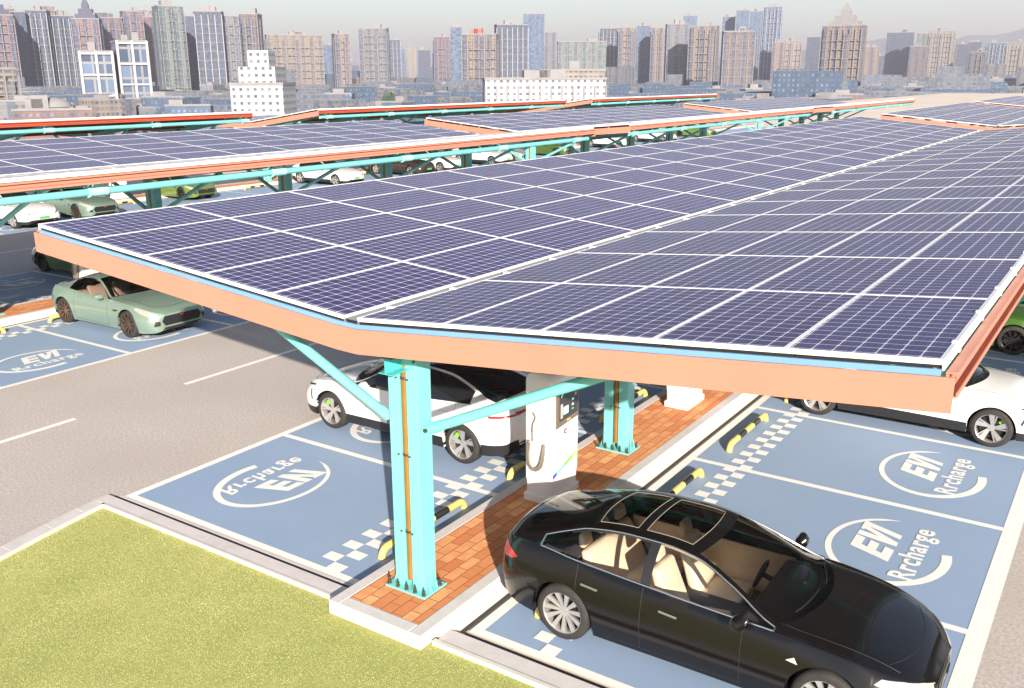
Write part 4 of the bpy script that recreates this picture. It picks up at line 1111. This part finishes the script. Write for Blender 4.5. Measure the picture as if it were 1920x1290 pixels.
# ================================================================== WHEEL STOPS
def wheel_stop():
    r = thing('wheel_stop', (0, 0, 0), 0, 'x', 'wheel stop', 'yellow and black tubular wheel stops')
    z = 0.13; n = []
    def arc(s):
        P = []
        for k in range(7):
            a = math.pi / 2 * k / 6; P.append((0, s * (0.80 + 0.13 * math.sin(a)), z - 0.13 + 0.13 * math.cos(a)))
        return P
    for s in (1, -1):
        mb = MB(); mb.tube([(0, s * 0.52, z)] + arc(s), 0.052, 14); mb.build('end_bend', YEL, r, smooth=True)
        mb = MB(); mb.tube([(0, s * 0.19, z), (0, s * 0.52, z)], 0.0515, 14); mb.build('black_band', BLK, r, smooth=True)
    mb = MB(); mb.tube([(0, -0.19, z), (0, 0.19, z)], 0.052, 14); mb.build('middle_band', YEL, r, smooth=True)
    return r
st0 = wheel_stop(); used = False
def stop(x, y, label):
    global used
    o = st0 if not used else copy_tree(st0)
    used = True; o.location = (x, y, Z_BAY); o['label'] = label; return o
lr = -0.11 + BAY / 2
stop(-1.02, lr, 'wheel stop just left of the front column, in the nearest left bay')
stop(-1.02, lr + BAY, 'wheel stop behind the white saloon, left of the first charger')
stop(-1.02, lr + 2 * BAY, 'wheel stop in shade left of the second column')
stop(-1.02, lr + 3 * BAY, 'wheel stop in shade right of the second column, by the second charger')
lr = -0.15 + BAY / 2
stop(1.50, lr, 'wheel stop under the tail of the black liftback')
stop(1.50, lr + BAY, 'wheel stop directly beyond the roof of the black liftback')
stop(1.50, lr + 2 * BAY, 'wheel stop fully visible in the second empty right bay')
stop(1.50, lr + 3 * BAY, 'wheel stop under the tail of the white saloon on the right')
stop(-16.9, 3.13, 'wheel stop at the left edge, in the empty bay next to the sage coupe')
stop(-16.9, 3.13 + BAY, 'wheel stop under the tail of the sage coupe')
for k in range(3): 
    o = stop(-38.3 + 1.5, 20.9 + k * 9.2, 'tiny wheel stop seen under the canopies of the third row')

# ================================================================== CHARGERS
def rounded(w, d, r, n=6):
    P = []
    for cx_, cy_, a0 in ((w - r, d - r, 0), (-w + r, d - r, 90), (-w + r, -d + r, 180), (w - r, -d + r, 270)):
        for k in range(n + 1): a = R(a0 + 90 * k / n); P.append((cx_ + r * math.cos(a), cy_ + r * math.sin(a)))
    return P
CHW = mat('charger_white', (0.82, 0.81, 0.80), 0.32, coat=0.4)
SCR = mat('charger_brown', (0.17, 0.13, 0.10), 0.35)
SCRD = mat('charger_screen', (0.05, 0.045, 0.045), 0.12)
MINT = mat('mint_display', (0.35, 0.75, 0.62), 0.3, emit=((0.35, 0.8, 0.65), 0.25))
HOSE = mat('charge_hose', (0.20, 0.17, 0.13), 0.5)
def charger():
    r = thing('ev_charger', (0, 0, 0), 0, 'x', 'charger', 'white EV chargers on the islands')
    w, d = 0.235, 0.40
    def loft(mb, secs):
        b = len(mb.v); n = None
        for (z, ww, dd, rr) in secs:
            P = rounded(ww, dd, rr); n = len(P); mb.v += [(x, y, z) for x, y in P]
        for i in range(len(secs) - 1):
            for j in range(n): mb.f.append((b + i * n + j, b + i * n + (j + 1) % n, b + (i + 1) * n + (j + 1) % n, b + (i + 1) * n + j)); mb.m.append(0)
        mb.f.append(tuple(b + (len(secs) - 1) * n + j for j in range(n))); mb.m.append(0)
    mb = MB(); loft(mb, [(0.0, w + .012, d + .012, .03), (.10, w + .012, d + .012, .03), (.11, w, d, .03)]); mb.build('plinth', CHW, r, smooth=True)
    mb = MB()
    secs = [(.11, w - .015, d - .015, .06), (.30, w - .01, d - .01, .06), (.36, w, d, .06), (1.86, w, d, .06)]
    for k in range(1, 7):
        a = math.pi / 2 * k / 6; secs.append((1.86 + .14 * math.sin(a), w - .11 * (1 - math.cos(a)), d - .14 * (1 - math.cos(a)), .06))
    loft(mb, secs); cab = mb.build('cabinet', CHW, r, smooth=True)
    # brown console recessed frame on the +X side
    X = w + .001
    mb = MB(); mb.hexa([(X - .02, -.30, 1.16), (X + .018, -.30, 1.16), (X + .018, .34, 1.20), (X - .02, .34, 1.20), (X - .02, -.30, 1.78), (X + .018, -.30, 1.74), (X + .018, .34, 1.78), (X - .02, .34, 1.82)])
    con = mb.build('console', SCR, r, bevel=0.012)
    mb = MB(); mb.hexa([(X + .019, -.22, 1.26), (X + .024, -.22, 1.26), (X + .024, .30, 1.28), (X + .019, .30, 1.28), (X + .019, -.22, 1.70), (X + .024, -.22, 1.70), (X + .024, .30, 1.74), (X + .019, .30, 1.74)])
    mb.build('screen', SCRD, con)
    for (y0, y1, z0, z1, m) in ((-.12, .02, 1.34, 1.46, MINT), (-.20, -.14, 1.30, 1.52, mat('pale_panel', (.5, .45, .45), .4)), (.12, .17, 1.50, 1.53, MINT), (.12, .17, 1.42, 1.45, CHW), (.20, .24, 1.56, 1.60, CHW), (-.02, .08, 1.22, 1.245, YEL), (.12, .17, 1.36, 1.38, mat('green_mark', (.2, .6, .15), .4))):
        mb = MB(); mb.box(X + .0245, X + .028, y0, y1, z0, z1); mb.build('indicator', m, con)
    mb = MB(); P = [(X + .02, -.18, 1.62), (X + .035, -.14, 1.70), (X + .035, .28, 1.775)]; mb.tube(P, .009, 8); mb.build('console_strip', MINT, con)
    mb = MB(); mb.tube([(X - .005, -.02, 1.06), (X + .012, -.02, 1.06)], .038, 20); es = mb.build('emergency_stop', REDC, r, smooth=True)
    mb = MB(); mb.tube([(X + .012, -.02, 1.06), (X + .022, -.02, 1.06)], .018, 14); mb.build('stop_button', CHW, es, smooth=True)
    mb = MB()
    for k in range(9): mb.box(X - .003, X + .0035, -.10, -.03, .62 + k * .03, .635 + k * .03)
    mb.build('vent_slots', mat('vent_grey', (.55, .55, .55), .5), r)
    # blue and green flash along the lower side
    for i, (m, y0, y1, z0) in enumerate(((mat('blue_flash', (.05, .08, .55), .4), -.36, -.26, .40), (mat('sky_flash', (.25, .55, .85), .4), -.26, -.05, .43), (mat('green_flash', (.25, .70, .12), .4), -.05, .20, .49), (mat('lime_flash', (.55, .80, .20), .4), .20, .34, .56))):
        dz = (y1 - y0) * .28
        mb = MB(); mb.hexa([(X - .002, y0, z0), (X + .003 + i * .0003, y0, z0), (X + .003 + i * .0003, y1, z0 + dz), (X - .002, y1, z0 + dz), (X - .002, y0, z0 + .06), (X + .003 + i * .0003, y0, z0 + .06), (X + .003 + i * .0003, y1, z0 + dz + .06), (X - .002, y1, z0 + dz + .06)]); mb.build('side_stripe', m, r)
    # holster, hose and plug on the -Y side
    Y = -d - .001
    mb = MB(); mb.box(-.06, .06, Y - .05, Y, 1.02, 1.10); mb.box(-.035, .035, Y - .09, Y - .02, .98, 1.14); mb.build('holster', CHW, r, bevel=.01)
    mb = MB(); P = [(-.05, Y - .05, 1.42), (-.02, Y - .04, 1.34), (-.05, Y - .05, 1.24), (-.06, Y - .06, 1.12)]; mb.tube(crom(P, 5), .010, 8)
    P = [(-.12, Y - .05, .98), (-.14, Y - .06, .80), (-.10, Y - .08, .62), (.0, Y - .09, .54), (.11, Y - .08, .62), (.14, Y - .06, .80), (.13, Y - .04, .96)]
    mb.tube(crom(P, 6), .016, 10)
    P = [(-.10, Y - .06, .94), (-.11, Y - .075, .78), (-.08, Y - .095, .64), (.0, Y - .105, .575), (.09, Y - .095, .64), (.12, Y - .075, .80), (.115, Y - .04, .95)]
    mb.tube(crom(P, 6), .014, 10)
    mb.build('charging_hose', HOSE, r, smooth=True)
    return r
ch = charger(); ch.location = (0.0, 3.22, 0.176); ch['label'] = 'white EV charger with brown console between the two nearest columns'
def chg(x, y, label):
    c = copy_tree(ch); c.location = (x, y, 0.176); c['label'] = label
chg(0.0, 8.15, 'white EV charger behind the second column, mostly hidden by the orange fascia')
chg(-18.4, 7.55, 'white EV charger showing above the roof of the sage coupe')
chg(-38.3, 22.0, 'white EV charger far off under the left canopy of the third row')


# ================================================================== CITY BEHIND
FAC = {
 'pink':   mk_facade('facade_pink', (0.50, 0.33, 0.29), (0.05, 0.06, 0.10), 3.2, 3.0, .55, .5, .5, .8),
 'rose':   mk_facade('facade_rose', (0.40, 0.25, 0.25), (0.05, 0.06, 0.10), 3.2, 2.6, .5, .45, .4, .7),
 'slate':  mk_facade('facade_slate', (0.17, 0.20, 0.27), (0.03, 0.05, 0.09), 3.2, 2.8, .6, .5, .4, .7),
 'grey':   mk_facade('facade_grey', (0.42, 0.43, 0.42), (0.05, 0.07, 0.11), 3.2, 3.0, .5, .5, .4, .6),
 'green':  mk_facade('facade_green', (0.38, 0.44, 0.40), (0.05, 0.09, 0.10), 3.2, 2.8, .6, .5, .5, .6),
 'beige':  mk_facade('facade_beige', (0.55, 0.48, 0.36), (0.07, 0.07, 0.09), 3.2, 2.8, .55, .5, .4, .5),
 'tan':    mk_facade('facade_tan', (0.58, 0.47, 0.36), (0.05, 0.06, 0.09), 3.2, 3.4, .5, .5, .3, .7),
 'brown':  mk_facade('facade_brown', (0.36, 0.31, 0.27), (0.04, 0.05, 0.08), 3.2, 2.6, .55, .55, .4, .6),
 'white':  mk_facade('facade_white', (0.95, 1.06, 1.10), (0.06, 0.07, 0.09), 3.4, 3.6, .42, .42, .2, .0),
 'cream':  mk_facade('facade_cream', (0.62, 0.58, 0.50), (0.06, 0.07, 0.09), 3.3, 3.0, .5, .45, .5, .2),
 'blue':   mk_facade('facade_blue', (0.26, 0.36, 0.50), (0.04, 0.07, 0.13), 3.4, 2.4, .8, .6, .3, .4),
 'glass':  mk_facade('facade_glass', (0.55, 0.62, 0.66), (0.035, 0.06, 0.11), 9.5, 7.0, .80, .84, .0, .0),
 'balc':   mk_facade('facade_balcony', (0.56, 0.53, 0.48), (0.04, 0.05, 0.06), 3.1, 5.0, .75, .45, .6, .3),
 'low':    mk_facade('facade_lowrise', (0.42, 0.46, 0.52), (0.06, 0.09, 0.14), 3.1, 3.4, .5, .5, .3, .2),
 'lowb':   mk_facade('facade_lowrise_blue', (0.20, 0.30, 0.44), (0.05, 0.09, 0.15), 3.1, 3.0, .5, .5, .3, .3),
 'lowr':   mk_facade('facade_lowrise_red', (0.46, 0.30, 0.26), (0.06, 0.08, 0.12), 3.1, 3.2, .5, .5, .3, .3),
}
ROOF = mat('flat_roof_grey', (0.33, 0.34, 0.35), 0.9, noise=0.25, nscale=0.2)
ROOFR = mat('red_roof', (0.45, 0.14, 0.10), 0.8, noise=0.15, nscale=0.3)
ROOFB = mat('blue_sheet_roof', (0.08, 0.20, 0.42), 0.6, noise=0.15, nscale=0.3)
CONC = mat('pale_concrete', (0.24, 0.23, 0.24), 0.85, noise=0.1, nscale=0.2)
PALE = mat('pale_trim', (0.40, 0.40, 0.41), 0.7)

def ray_xy(u, D):
    a = math.atan((u - 960) / FPX); y = R(YAW)
    d = Vector((-math.sin(y - a), math.cos(y - a))); return CAM.x + d.x * D, CAM.y + d.y * D, math.cos(a)
def ztop(v, D, ca):
    # height seen at row v at ground distance D (pitched camera)
    t = math.tan(math.atan((645 - v) / FPX) - R(PITCH)) if False else None
    th = R(PITCH); yv = (645 - v) / FPX; f = D * ca
    # forward depth f_h along the heading; solve z for the pixel row
    return CAM.z + f * (yv * math.cos(th) - math.sin(th)) / (math.cos(th) + yv * math.sin(th))
class FB(MB):
    def wall_box(s, x0, x1, y0, y1, z0, z1, top=1):
        P = [(x0, y0), (x1, y0), (x1, y1), (x0, y1)]
        for i in range(4):
            a, b = P[i], P[(i + 1) % 4]; L = math.hypot(b[0] - a[0], b[1] - a[1]); o = i * 3.3; s.mi = 0
            s.quad((*a, z0), (*b, z0), (*b, z1), (*a, z1), uv=[(o, z0), (o + L, z0), (o + L, z1), (o, z1)])
        s.mi = top; s.quad((x0, y0, z1), (x1, y0, z1), (x1, y1, z1), (x0, y1, z1), uv=[(0, 0)] * 4); s.mi = 0
def tower(u0, u1, v, D, fac, label, style='plain', depth=None, rot=0.0, name='apartment_tower', crown=None, top=None):
    if u1 < 335 and D > 1000: v -= 15
    um = (u0 + u1) / 2; x, y, ca = ray_xy(um, D); w = (u1 - u0) / FPX * D * ca
    rz = math.atan2(y - CAM.y, x - CAM.x) - math.pi / 2 + R(rot)
    c_ = abs(math.cos(R(rot))); s_ = abs(math.sin(R(rot)))
    dep = depth or min(w, 26); wid = max(6, (w - dep * s_) / c_)
    z1 = ztop(v, D, ca); H = z1 - ZC
    r = thing(name, (x, y, ZC), rz, label, 'tower' if name != 'office_block' else 'building', 'buildings of the city behind the car park')
    hw, hd = wid / 2, dep / 2
    rnd = random.Random(int(u0 * 7 + v))
    mb = FB(); mb.wall_box(-hw, hw, -hd, hd, 0, H)
    if style in ('bays', 'crown'):
        n = max(2, int(wid / 9)); p = wid / n
        for k in range(n):
            cx_ = -hw + p * (k + .5)
            if k % 2 == 0 or n < 3: mb.wall_box(cx_ - p * .30, cx_ + p * .30, -hd - 2.2, -hd, 0, H - rnd.choice((2, 6, 9)))
        mb.wall_box(hw, hw + 1.8, -hd * .5, hd * .3, 0, H - 5); mb.wall_box(-hw - 1.8, -hw, -hd * .5, hd * .3, 0, H - 5)
    if style == 'step':
        mb.wall_box(-hw * .7, hw * .7, -hd * .8, hd * .8, H, H + 9); mb.wall_box(-hw * .4, hw * .4, -hd * .5, hd * .5, H + 9, H + 17)
    mb.build('wall', [FAC[fac], ROOF], r)
    if style in ('bays', 'crown', 'fins'):
        f = MB(); n = max(3, int(wid / 6))
        for k in range(n + 1):
            xx = -hw + wid * k / n; f.box(xx - .35, xx + .35, -hd - (2.9 if style != 'fins' else 0.8), -hd - (2.2 if style != 'fins' else 0), 0, H - 3)
        f.build('pilasters', CONC if fac not in ('slate', 'blue') else PALE, r)
        f = MB(); n = int(H / 9.6)
        for k in range(1, n): f.box(-hw - .3, hw + .3, -hd - 2.6 if style != 'fins' else -hd - .5, -hd + .2, k * 9.6, k * 9.6 + .5)
        f.build('floor_bands', CONC, r)
    t = MB(); t.box(-hw - .4, hw + .4, -hd - .4, -hd + .3, H, H + 1.3); t.box(-hw - .4, hw + .4, hd - .3, hd + .4, H, H + 1.3); t.box(-hw - .4, -hw + .3, -hd + .3, hd - .3, H, H + 1.3); t.box(hw - .3, hw + .4, -hd + .3, hd - .3, H, H + 1.3)
    t.build('parapet', CONC, r)
    if style != 'step':
        t = MB(); n = rnd.choice((1, 2, 2))
        for k in range(n):
            cx_ = rnd.uniform(-.5, .5) * hw; t.box(cx_ - hw * .22, cx_ + hw * .22, -hd * .4, hd * .4, H + .02, H + rnd.uniform(4, 8))
        t.build('roof_house', {'red': ROOFR}.get(top, CONC), r)
    if style == 'crown':
        t = MB()
        for (a, h0, h1) in ((.75, 0, 6), (.5, 6, 12), (.25, 12, 17)): t.box(-hw * a, hw * a, -hd * a, hd * a, H + h0, H + h1)
        b = len(t.v); t.v += [(-hw * .25, -hd * .25, H + 17), (hw * .25, -hd * .25, H + 17), (hw * .25, hd * .25, H + 17), (-hw * .25, hd * .25, H + 17), (0, 0, H + 27)]
        for k in range(4): t.f.append((b + k, b + (k + 1) % 4, b + 4)); t.m.append(0)
        t.build('crown', FAC['pink'] if crown is None else crown, r)
    if style == 'dome':
        t = MB(); n = 16; rings = 6; rr = hw * .55; b = len(t.v)
        for i in range(rings + 1):
            a = math.pi / 2 * i / rings
            for j in range(n): q = 2 * math.pi * j / n; t.v.append((rr * math.cos(a) * math.cos(q), rr * math.cos(a) * math.sin(q) * .7, H + 1.3 + rr * .5 * math.sin(a)))
        for i in range(rings):
            for j in range(n): t.f.append((b + i * n + j, b + i * n + (j + 1) % n, b + (i + 1) * n + (j + 1) % n, b + (i + 1) * n + j)); t.m.append(0)
        t.build('dome', CONC, r, smooth=True)
    if style == 'frame':
        t = MB(); n = max(2, round(wid / 8))
        for k in range(n + 1): xx = -hw + wid * k / n; t.box(xx - .8, xx + .8, -hd - 1.2, -hd - .01, 0, H + 1)
        for k in range(1, int(H / 13) + 1): t.box(-hw, hw, -hd - 1.5, -hd - 1.21, H - k * 13 + 13 - 1.2, H - k * 13 + 13)
        t.build('white_frame', PALE, r)
    return r
T_ = tower
T_(-4, 24, 40, 1330, 'slate', 'slate tower filling the gap beside the pointed crown at the left edge', 'bays')
T_(60, 84, 30, 1420, 'rose', 'rose tower rising behind the narrow slate one at the left', 'bays')
T_(118, 150, 26, 1500, 'pink', 'pink tower standing behind the slate group at the left', 'bays')
T_(206, 244, 38, 1500, 'slate', 'dark tower standing behind the crowned pink tower', 'plain')
T_(290, 330, 34, 1500, 'pink', 'pink tower behind the rose one against the tall green grey tower', 'bays')
T_(-40, 22, 34, 1250, 'rose', 'dull pink tower cut off by the left edge of the photo', 'bays', rot=12)
T_(24, 74, 42, 1240, 'pink', 'tall pink tower with a pointed crown near the left edge', 'crown', rot=8)
T_(75, 98, 36, 1300, 'slate', 'narrow slate tower between two pink ones at the left', 'plain')
T_(100, 142, 34, 1320, 'slate', 'dark slate tower right of the narrow one behind the pink group', 'bays', rot=-10)
T_(140, 182, 44, 1330, 'slate', 'grey blue tower left of the domed pink tower', 'bays', rot=10)
T_(182, 232, 50, 1260, 'pink', 'pink tower with a stepped crown behind the white framed block', 'crown', rot=-8)
T_(234, 268, 48, 1320, 'rose', 'rose tower just right of the crowned pink tower', 'bays')
T_(268, 305, 36, 1330, 'pink', 'slim pink tower left of the tall green grey one', 'bays', rot=8)
T_(306, 332, 46, 1380, 'rose', 'rose tower squeezed in against the tall green grey tower', 'plain')
T_(-30, 62, 128, 620, 'balc', 'pale block with long balconies at the far left, low in front of the pink towers', 'bays', name='apartment_block', rot=18)
T_(62, 188, 203, 560, 'lowr', 'low pinkish hall with a shallow dome at the left', 'dome', name='hall', depth=40)
T_(190, 247, 97, 690, 'glass', 'white framed glass block with square grid, the lower of the two', 'frame', name='office_block', rot=-4)
T_(247, 306, 78, 700, 'glass', 'taller white framed glass block beside the lower one', 'frame', name='office_block', rot=10)
T_(326, 378, 12, 1120, 'green', 'tall green grey tower reaching the top of the photo', 'bays', rot=14)
T_(378, 408, 30, 1210, 'slate', 'dark blue grey tower right of the tall green grey tower', 'plain')
T_(400, 450, 22, 1160, 'slate', 'wide blue grey tower with white ribs, second of the left cluster', 'fins', rot=-6)
T_(448, 476, 30, 1180, 'grey', 'pale grey tower left of the brown topped tower', 'bays')
T_(478, 518, 27, 1200, 'brown', 'brown tower at the right end of the left cluster', 'bays', rot=-12)
T_(455, 570, 158, 520, 'white', 'white stepped office block standing closest behind the rear carports', 'step', name='office_block', depth=30, rot=-14)
T_(522, 622, 66, 1350, 'beige', 'broad beige slab tower right of the brown tower', 'bays', rot=6)
T_(624, 640, 84, 1500, 'blue', 'slim blue tower left of the tan striped one', 'plain')
T_(640, 671, 64, 1400, 'tan', 'tan striped tower right of the beige slab', 'bays', rot=10)
T_(689, 742, 54, 1450, 'grey', 'lone pale grey tower standing clear of the others', 'bays', rot=-8)
T_(750, 770, 92, 2300, 'blue', 'hazy blue block, leftmost of the far small towers', 'plain')
T_(773, 790, 88, 2400, 'cream', 'hazy cream block among the far small towers', 'plain')
T_(793, 815, 94, 2200, 'slate', 'hazy slate block right of the cream one', 'plain')
T_(822, 850, 70, 1700, 'rose', 'hazy pinkish tower left of the red crowned tower', 'bays')
T_(852, 872, 52, 1250, 'blue', 'blue sided wing of the red crowned tower', 'plain')
T_(873, 940, 66, 1080, 'tan', 'tan tower with a red roof house, the largest at the centre', 'bays', rot=-10, top='red')
T_(930, 990, 48, 1300, 'slate', 'dark banded tower directly behind the large tan one', 'fins', rot=8)
T_(982, 1019, 28, 1500, 'blue', 'tallest slim blue grey tower at the centre of the skyline', 'plain')
T_(1021, 1041, 62, 1700, 'grey', 'hazy grey tower between the slim blue one and the wide green one', 'plain')
T_(1042, 1129, 80, 1350, 'green', 'wide green grey block with white ribs right of the centre', 'fins', rot=4)
T_(905, 1128, 150, 560, 'white', 'long white complex low in the centre behind the rear carports', 'fins', name='office_block', depth=36, rot=6)
T_(1046, 1128, 134, 600, 'cream', 'cream upper block of the long white complex', 'plain', name='office_block')
T_(1118, 1150, 55, 1750, 'slate', 'grey blue tower, first of the row right of the centre', 'bays')
T_(1152, 1182, 54, 1650, 'tan', 'tan edged tower, second of the row right of the centre', 'bays')
T_(1184, 1208, 50, 1700, 'blue', 'blue tower, third of the row right of the centre', 'plain')
T_(1210, 1236, 54, 1640, 'tan', 'tan tower, fourth of the row right of the centre', 'bays')
T_(1235, 1276, 48, 1400, 'grey', 'grey striped tower left of the tan pair', 'fins', rot=6)
T_(1278, 1330, 52, 1320, 'tan', 'tan tower with a blue central stripe, right of the grey striped tower', 'bays', rot=-8)
T_(1266, 1290, 32, 2100, 'blue', 'hazy blue tower rising behind the tan pair', 'plain')
T_(1336, 1394, 62, 1150, 'brown', 'brown grey gridded tower in front of the blue glass group', 'fins', rot=6)
T_(1336, 1358, 34, 2000, 'blue', 'leftmost of the blue glass towers behind the brown gridded one', 'plain')
T_(1360, 1382, 22, 1950, 'blue', 'second blue glass tower behind the brown gridded one', 'plain')
T_(1384, 1404, 24, 2050, 'blue', 'third blue glass tower left of the tallest', 'plain')
T_(1408, 1439, 16, 1900, 'blue', 'tallest blue glass tower at the right of its group', 'bays')
T_(1438, 1478, 80, 1900, 'cream', 'hazy cream tower right of the blue glass group', 'bays')
T_(1489, 1514, 72, 2100, 'slate', 'hazy slate tower left of the crowned tan tower', 'plain')
T_(1516, 1592, 52, 1180, 'tan', 'prominent tan and blue tower with a stepped top, right of centre', 'crown', rot=-12, crown=CONC)
T_(1632, 1677, 64, 2300, 'slate', 'flat topped hazy blue grey tower alone on the right', 'plain')
T_(1685, 1706, 66, 2200, 'green', 'hazy greenish tower left of the pale pair on the right', 'plain')
T_(1708, 1750, 62, 2200, 'cream', 'hazy pale tower pair on the right', 'bays')
T_(1756, 1776, 86, 2500, 'slate', 'small hazy tower with a mast like top on the right', 'plain')
T_(1778, 1800, 82, 2600, 'slate', 'hazy slate tower left of the last group on the right', 'plain')
T_(1812, 1846, 84, 2100, 'blue', 'blue tower in the last group on the right', 'bays')
T_(1846, 1878, 84, 2100, 'cream', 'cream tower in the last group on the right', 'bays')
T_(1894, 1935, 88, 1700, 'cream', 'pale block at the right edge of the skyline', 'bays')
rf = random.Random(5)
for k in range(34):
    u = 380 + k * 46 + rf.uniform(-16, 16); w_ = rf.uniform(16, 30)
    t_ = tower(u, u + w_, rf.uniform(96, 128), rf.uniform(2200, 3400), rf.choice(['slate', 'grey', 'tan', 'blue', 'cream', 'rose']), 'small hazy tower block, one of many low on the horizon between the nearer towers', rf.choice(['plain', 'plain', 'fins']))
    t_['group'] = 'small hazy tower blocks low on the horizon'
for k in range(24):
    u = 515 + k * 60 + rf.uniform(-22, 22); w_ = rf.uniform(18, 34)
    t_ = tower(u, u + w_, rf.uniform(74, 104), rf.uniform(1750, 2300), rf.choice(['tan', 'grey', 'tan', 'slate', 'beige', 'rose', 'brown']), 'mid-height hazy apartment tower filling the gaps behind the nearer towers', rf.choice(['bays', 'plain', 'fins']), rot=rf.uniform(-12, 12))
    t_['group'] = 'mid-height towers filling the skyline'
# low houses between the towers: one object each
LB = ['low', 'lowb', 'low', 'lowb', 'lowr', 'cream', 'grey']
rnd = random.Random(11)
LLAB = {'low': 'small grey low-rise house in the dense town below the towers', 'lowb': 'small bluish low-rise house in the dense town below the towers', 'lowr': 'small reddish low-rise house in the dense town below the towers', 'cream': 'small cream low-rise house in the dense town below the towers', 'grey': 'small pale grey low-rise house in the dense town below the towers'}
def low(u, D, w, d, h, fac, rz, roof):
    x, y, ca = ray_xy(u, D)
    r = thing('low_house', (x, y, ZC), rz, LLAB[fac], 'house', 'low houses of the town below the towers: ' + fac)
    mb = FB(); mb.wall_box(-w / 2, w / 2, -d / 2, d / 2, 0, h); mb.build('wall', [FAC[fac], roof], r)
    t = MB(); q = rnd.uniform(-.3, .3) * w
    t.box(q - w * .15, q + w * .15, -d * .2, d * .2, h + .02, h + rnd.uniform(2.5, 4)); t.box(-w / 2, w / 2, -d / 2, -d / 2 + .3, h + .02, h + 1); t.box(-w / 2, -w / 2 + .3, -d / 2 + .31, d / 2, h + .02, h + 1)
    t.build('roof_house', CONC, r)
N = 0
for k in range(270):
    u = rnd.uniform(-30, 1950); D = 560 + 1500 * rnd.random() ** 1.3
    lim = 20 + 0.012 * D
    fac = rnd.choice(LB if u > 300 else ['low', 'cream', 'lowr', 'grey'])
    low(u, D, rnd.uniform(14, 34), rnd.uniform(12, 20), rnd.uniform(10, lim), fac, rnd.uniform(0, math.pi), rnd.choice((ROOF, ROOF, ROOFR, ROOFB, CONC)))
# farther town as one mass
mb = FB()
for k in range(3200):
    u = rnd.uniform(-60, 1980); D = 650 + 4500 * rnd.random() ** 1.6; x, y, ca = ray_xy(u, D)
    w = rnd.uniform(14, 40); d = rnd.uniform(14, 40); h = rnd.uniform(8, 22 + D * .010) * (1.5 if rnd.random() < .08 else 1)
    mb.wall_box(x - w / 2, x + w / 2, y - d / 2, y + d / 2, ZC, ZC + h)
    mb.m[-5:] = [k % 3] * 4 + [3]
o = mb.build('distant_town', [FAC['low'], FAC['lowb'], FAC['grey'], ROOF])
tag(o, 'dense mass of far rooftops fading into haze', 'town', kind='stuff')
# trees: clumped belts in the city
TREEM = mat('far_foliage', (0.035, 0.07, 0.035), 0.9, noise=0.4, nscale=0.3)
mb = MB()
def clump(x, y, z, r):
    b = len(mb.v); n = 7; s = rnd.random() * 6
    for i in range(4):
        a = math.pi / 2 * i / 3.2
        for j in range(n): q = 2 * math.pi * j / n + s; k_ = rnd.uniform(.8, 1.2); mb.v.append((x + r * k_ * math.cos(a) * math.cos(q), y + r * k_ * math.cos(a) * math.sin(q), z + r * 1.1 * k_ * math.sin(a)))
    for i in range(3):
        for j in range(n): mb.f.append((b + i * n + j, b + i * n + (j + 1) % n, b + (i + 1) * n + (j + 1) % n, b + (i + 1) * n + j)); mb.m.append(0)
for (u0, u1, D0, D1, n) in ((1590, 1740, 1500, 1900, 500), (1150, 1260, 1300, 1500, 120), (300, 460, 900, 1200, 120), (560, 900, 700, 1500, 200), (1380, 1900, 800, 1900, 350)):
    for k in range(n):
        D = rnd.uniform(D0, D1); x, y, ca = ray_xy(rnd.uniform(u0, u1), D); clump(x, y, ZC + rnd.uniform(6, 14), rnd.uniform(7, 13))
tag(mb.build('city_woods', TREEM), 'dark green belts of trees between the city blocks', 'woods', kind='stuff')
# hills on the horizon
mb = MB(); pr = None
for k in range(0, 61):
    u = 700 + 1500 * k / 60; D = 9000; x, y, ca = ray_xy(u, D)
    hh = 60 + 330 * max(0, math.sin((u - 700) / 1500 * math.pi * .62)) ** 2 + 40 * math.sin(u * .021) + 25 * math.sin(u * .05 + 1)
    x2, y2, _ = ray_xy(u, D + 2500)
    c = ((x, y, ZC), (x * .93 + x2 * .07, y * .93 + y2 * .07, ZC + hh * .6), (x * .8 + x2 * .2, y * .8 + y2 * .2, ZC + hh), (x2, y2, ZC))
    if pr:
        for a, b in zip(range(3), range(1, 4)): mb.quad(pr[a], c[a], c[b], pr[b])
    pr = c
tag(mb.build('hills', mat('hill_green', (0.06, 0.10, 0.08), 1.0, noise=0.3, nscale=0.002), smooth=True), kind='structure')

# ================================================================== HAZE
hz = MB(); hz.box(-16000, 9000, -7000, 21500, ZC - 1.4, 470.0)
hm = bpy.data.materials.new('haze_air'); hm.use_nodes = True
hn = hm.node_tree; hn.nodes.clear()
pv = hn.nodes.new('ShaderNodeVolumePrincipled'); pv.inputs['Color'].default_value = (0.61, 0.59, 0.66, 1)
pv.inputs['Density'].default_value = 0.00017; pv.inputs['Anisotropy'].default_value = 0.1
ho = hn.nodes.new('ShaderNodeOutputMaterial'); hn.links.new(pv.outputs[0], ho.inputs['Volume'])
o = tag(hz.build('haze', hm), kind='stuff')
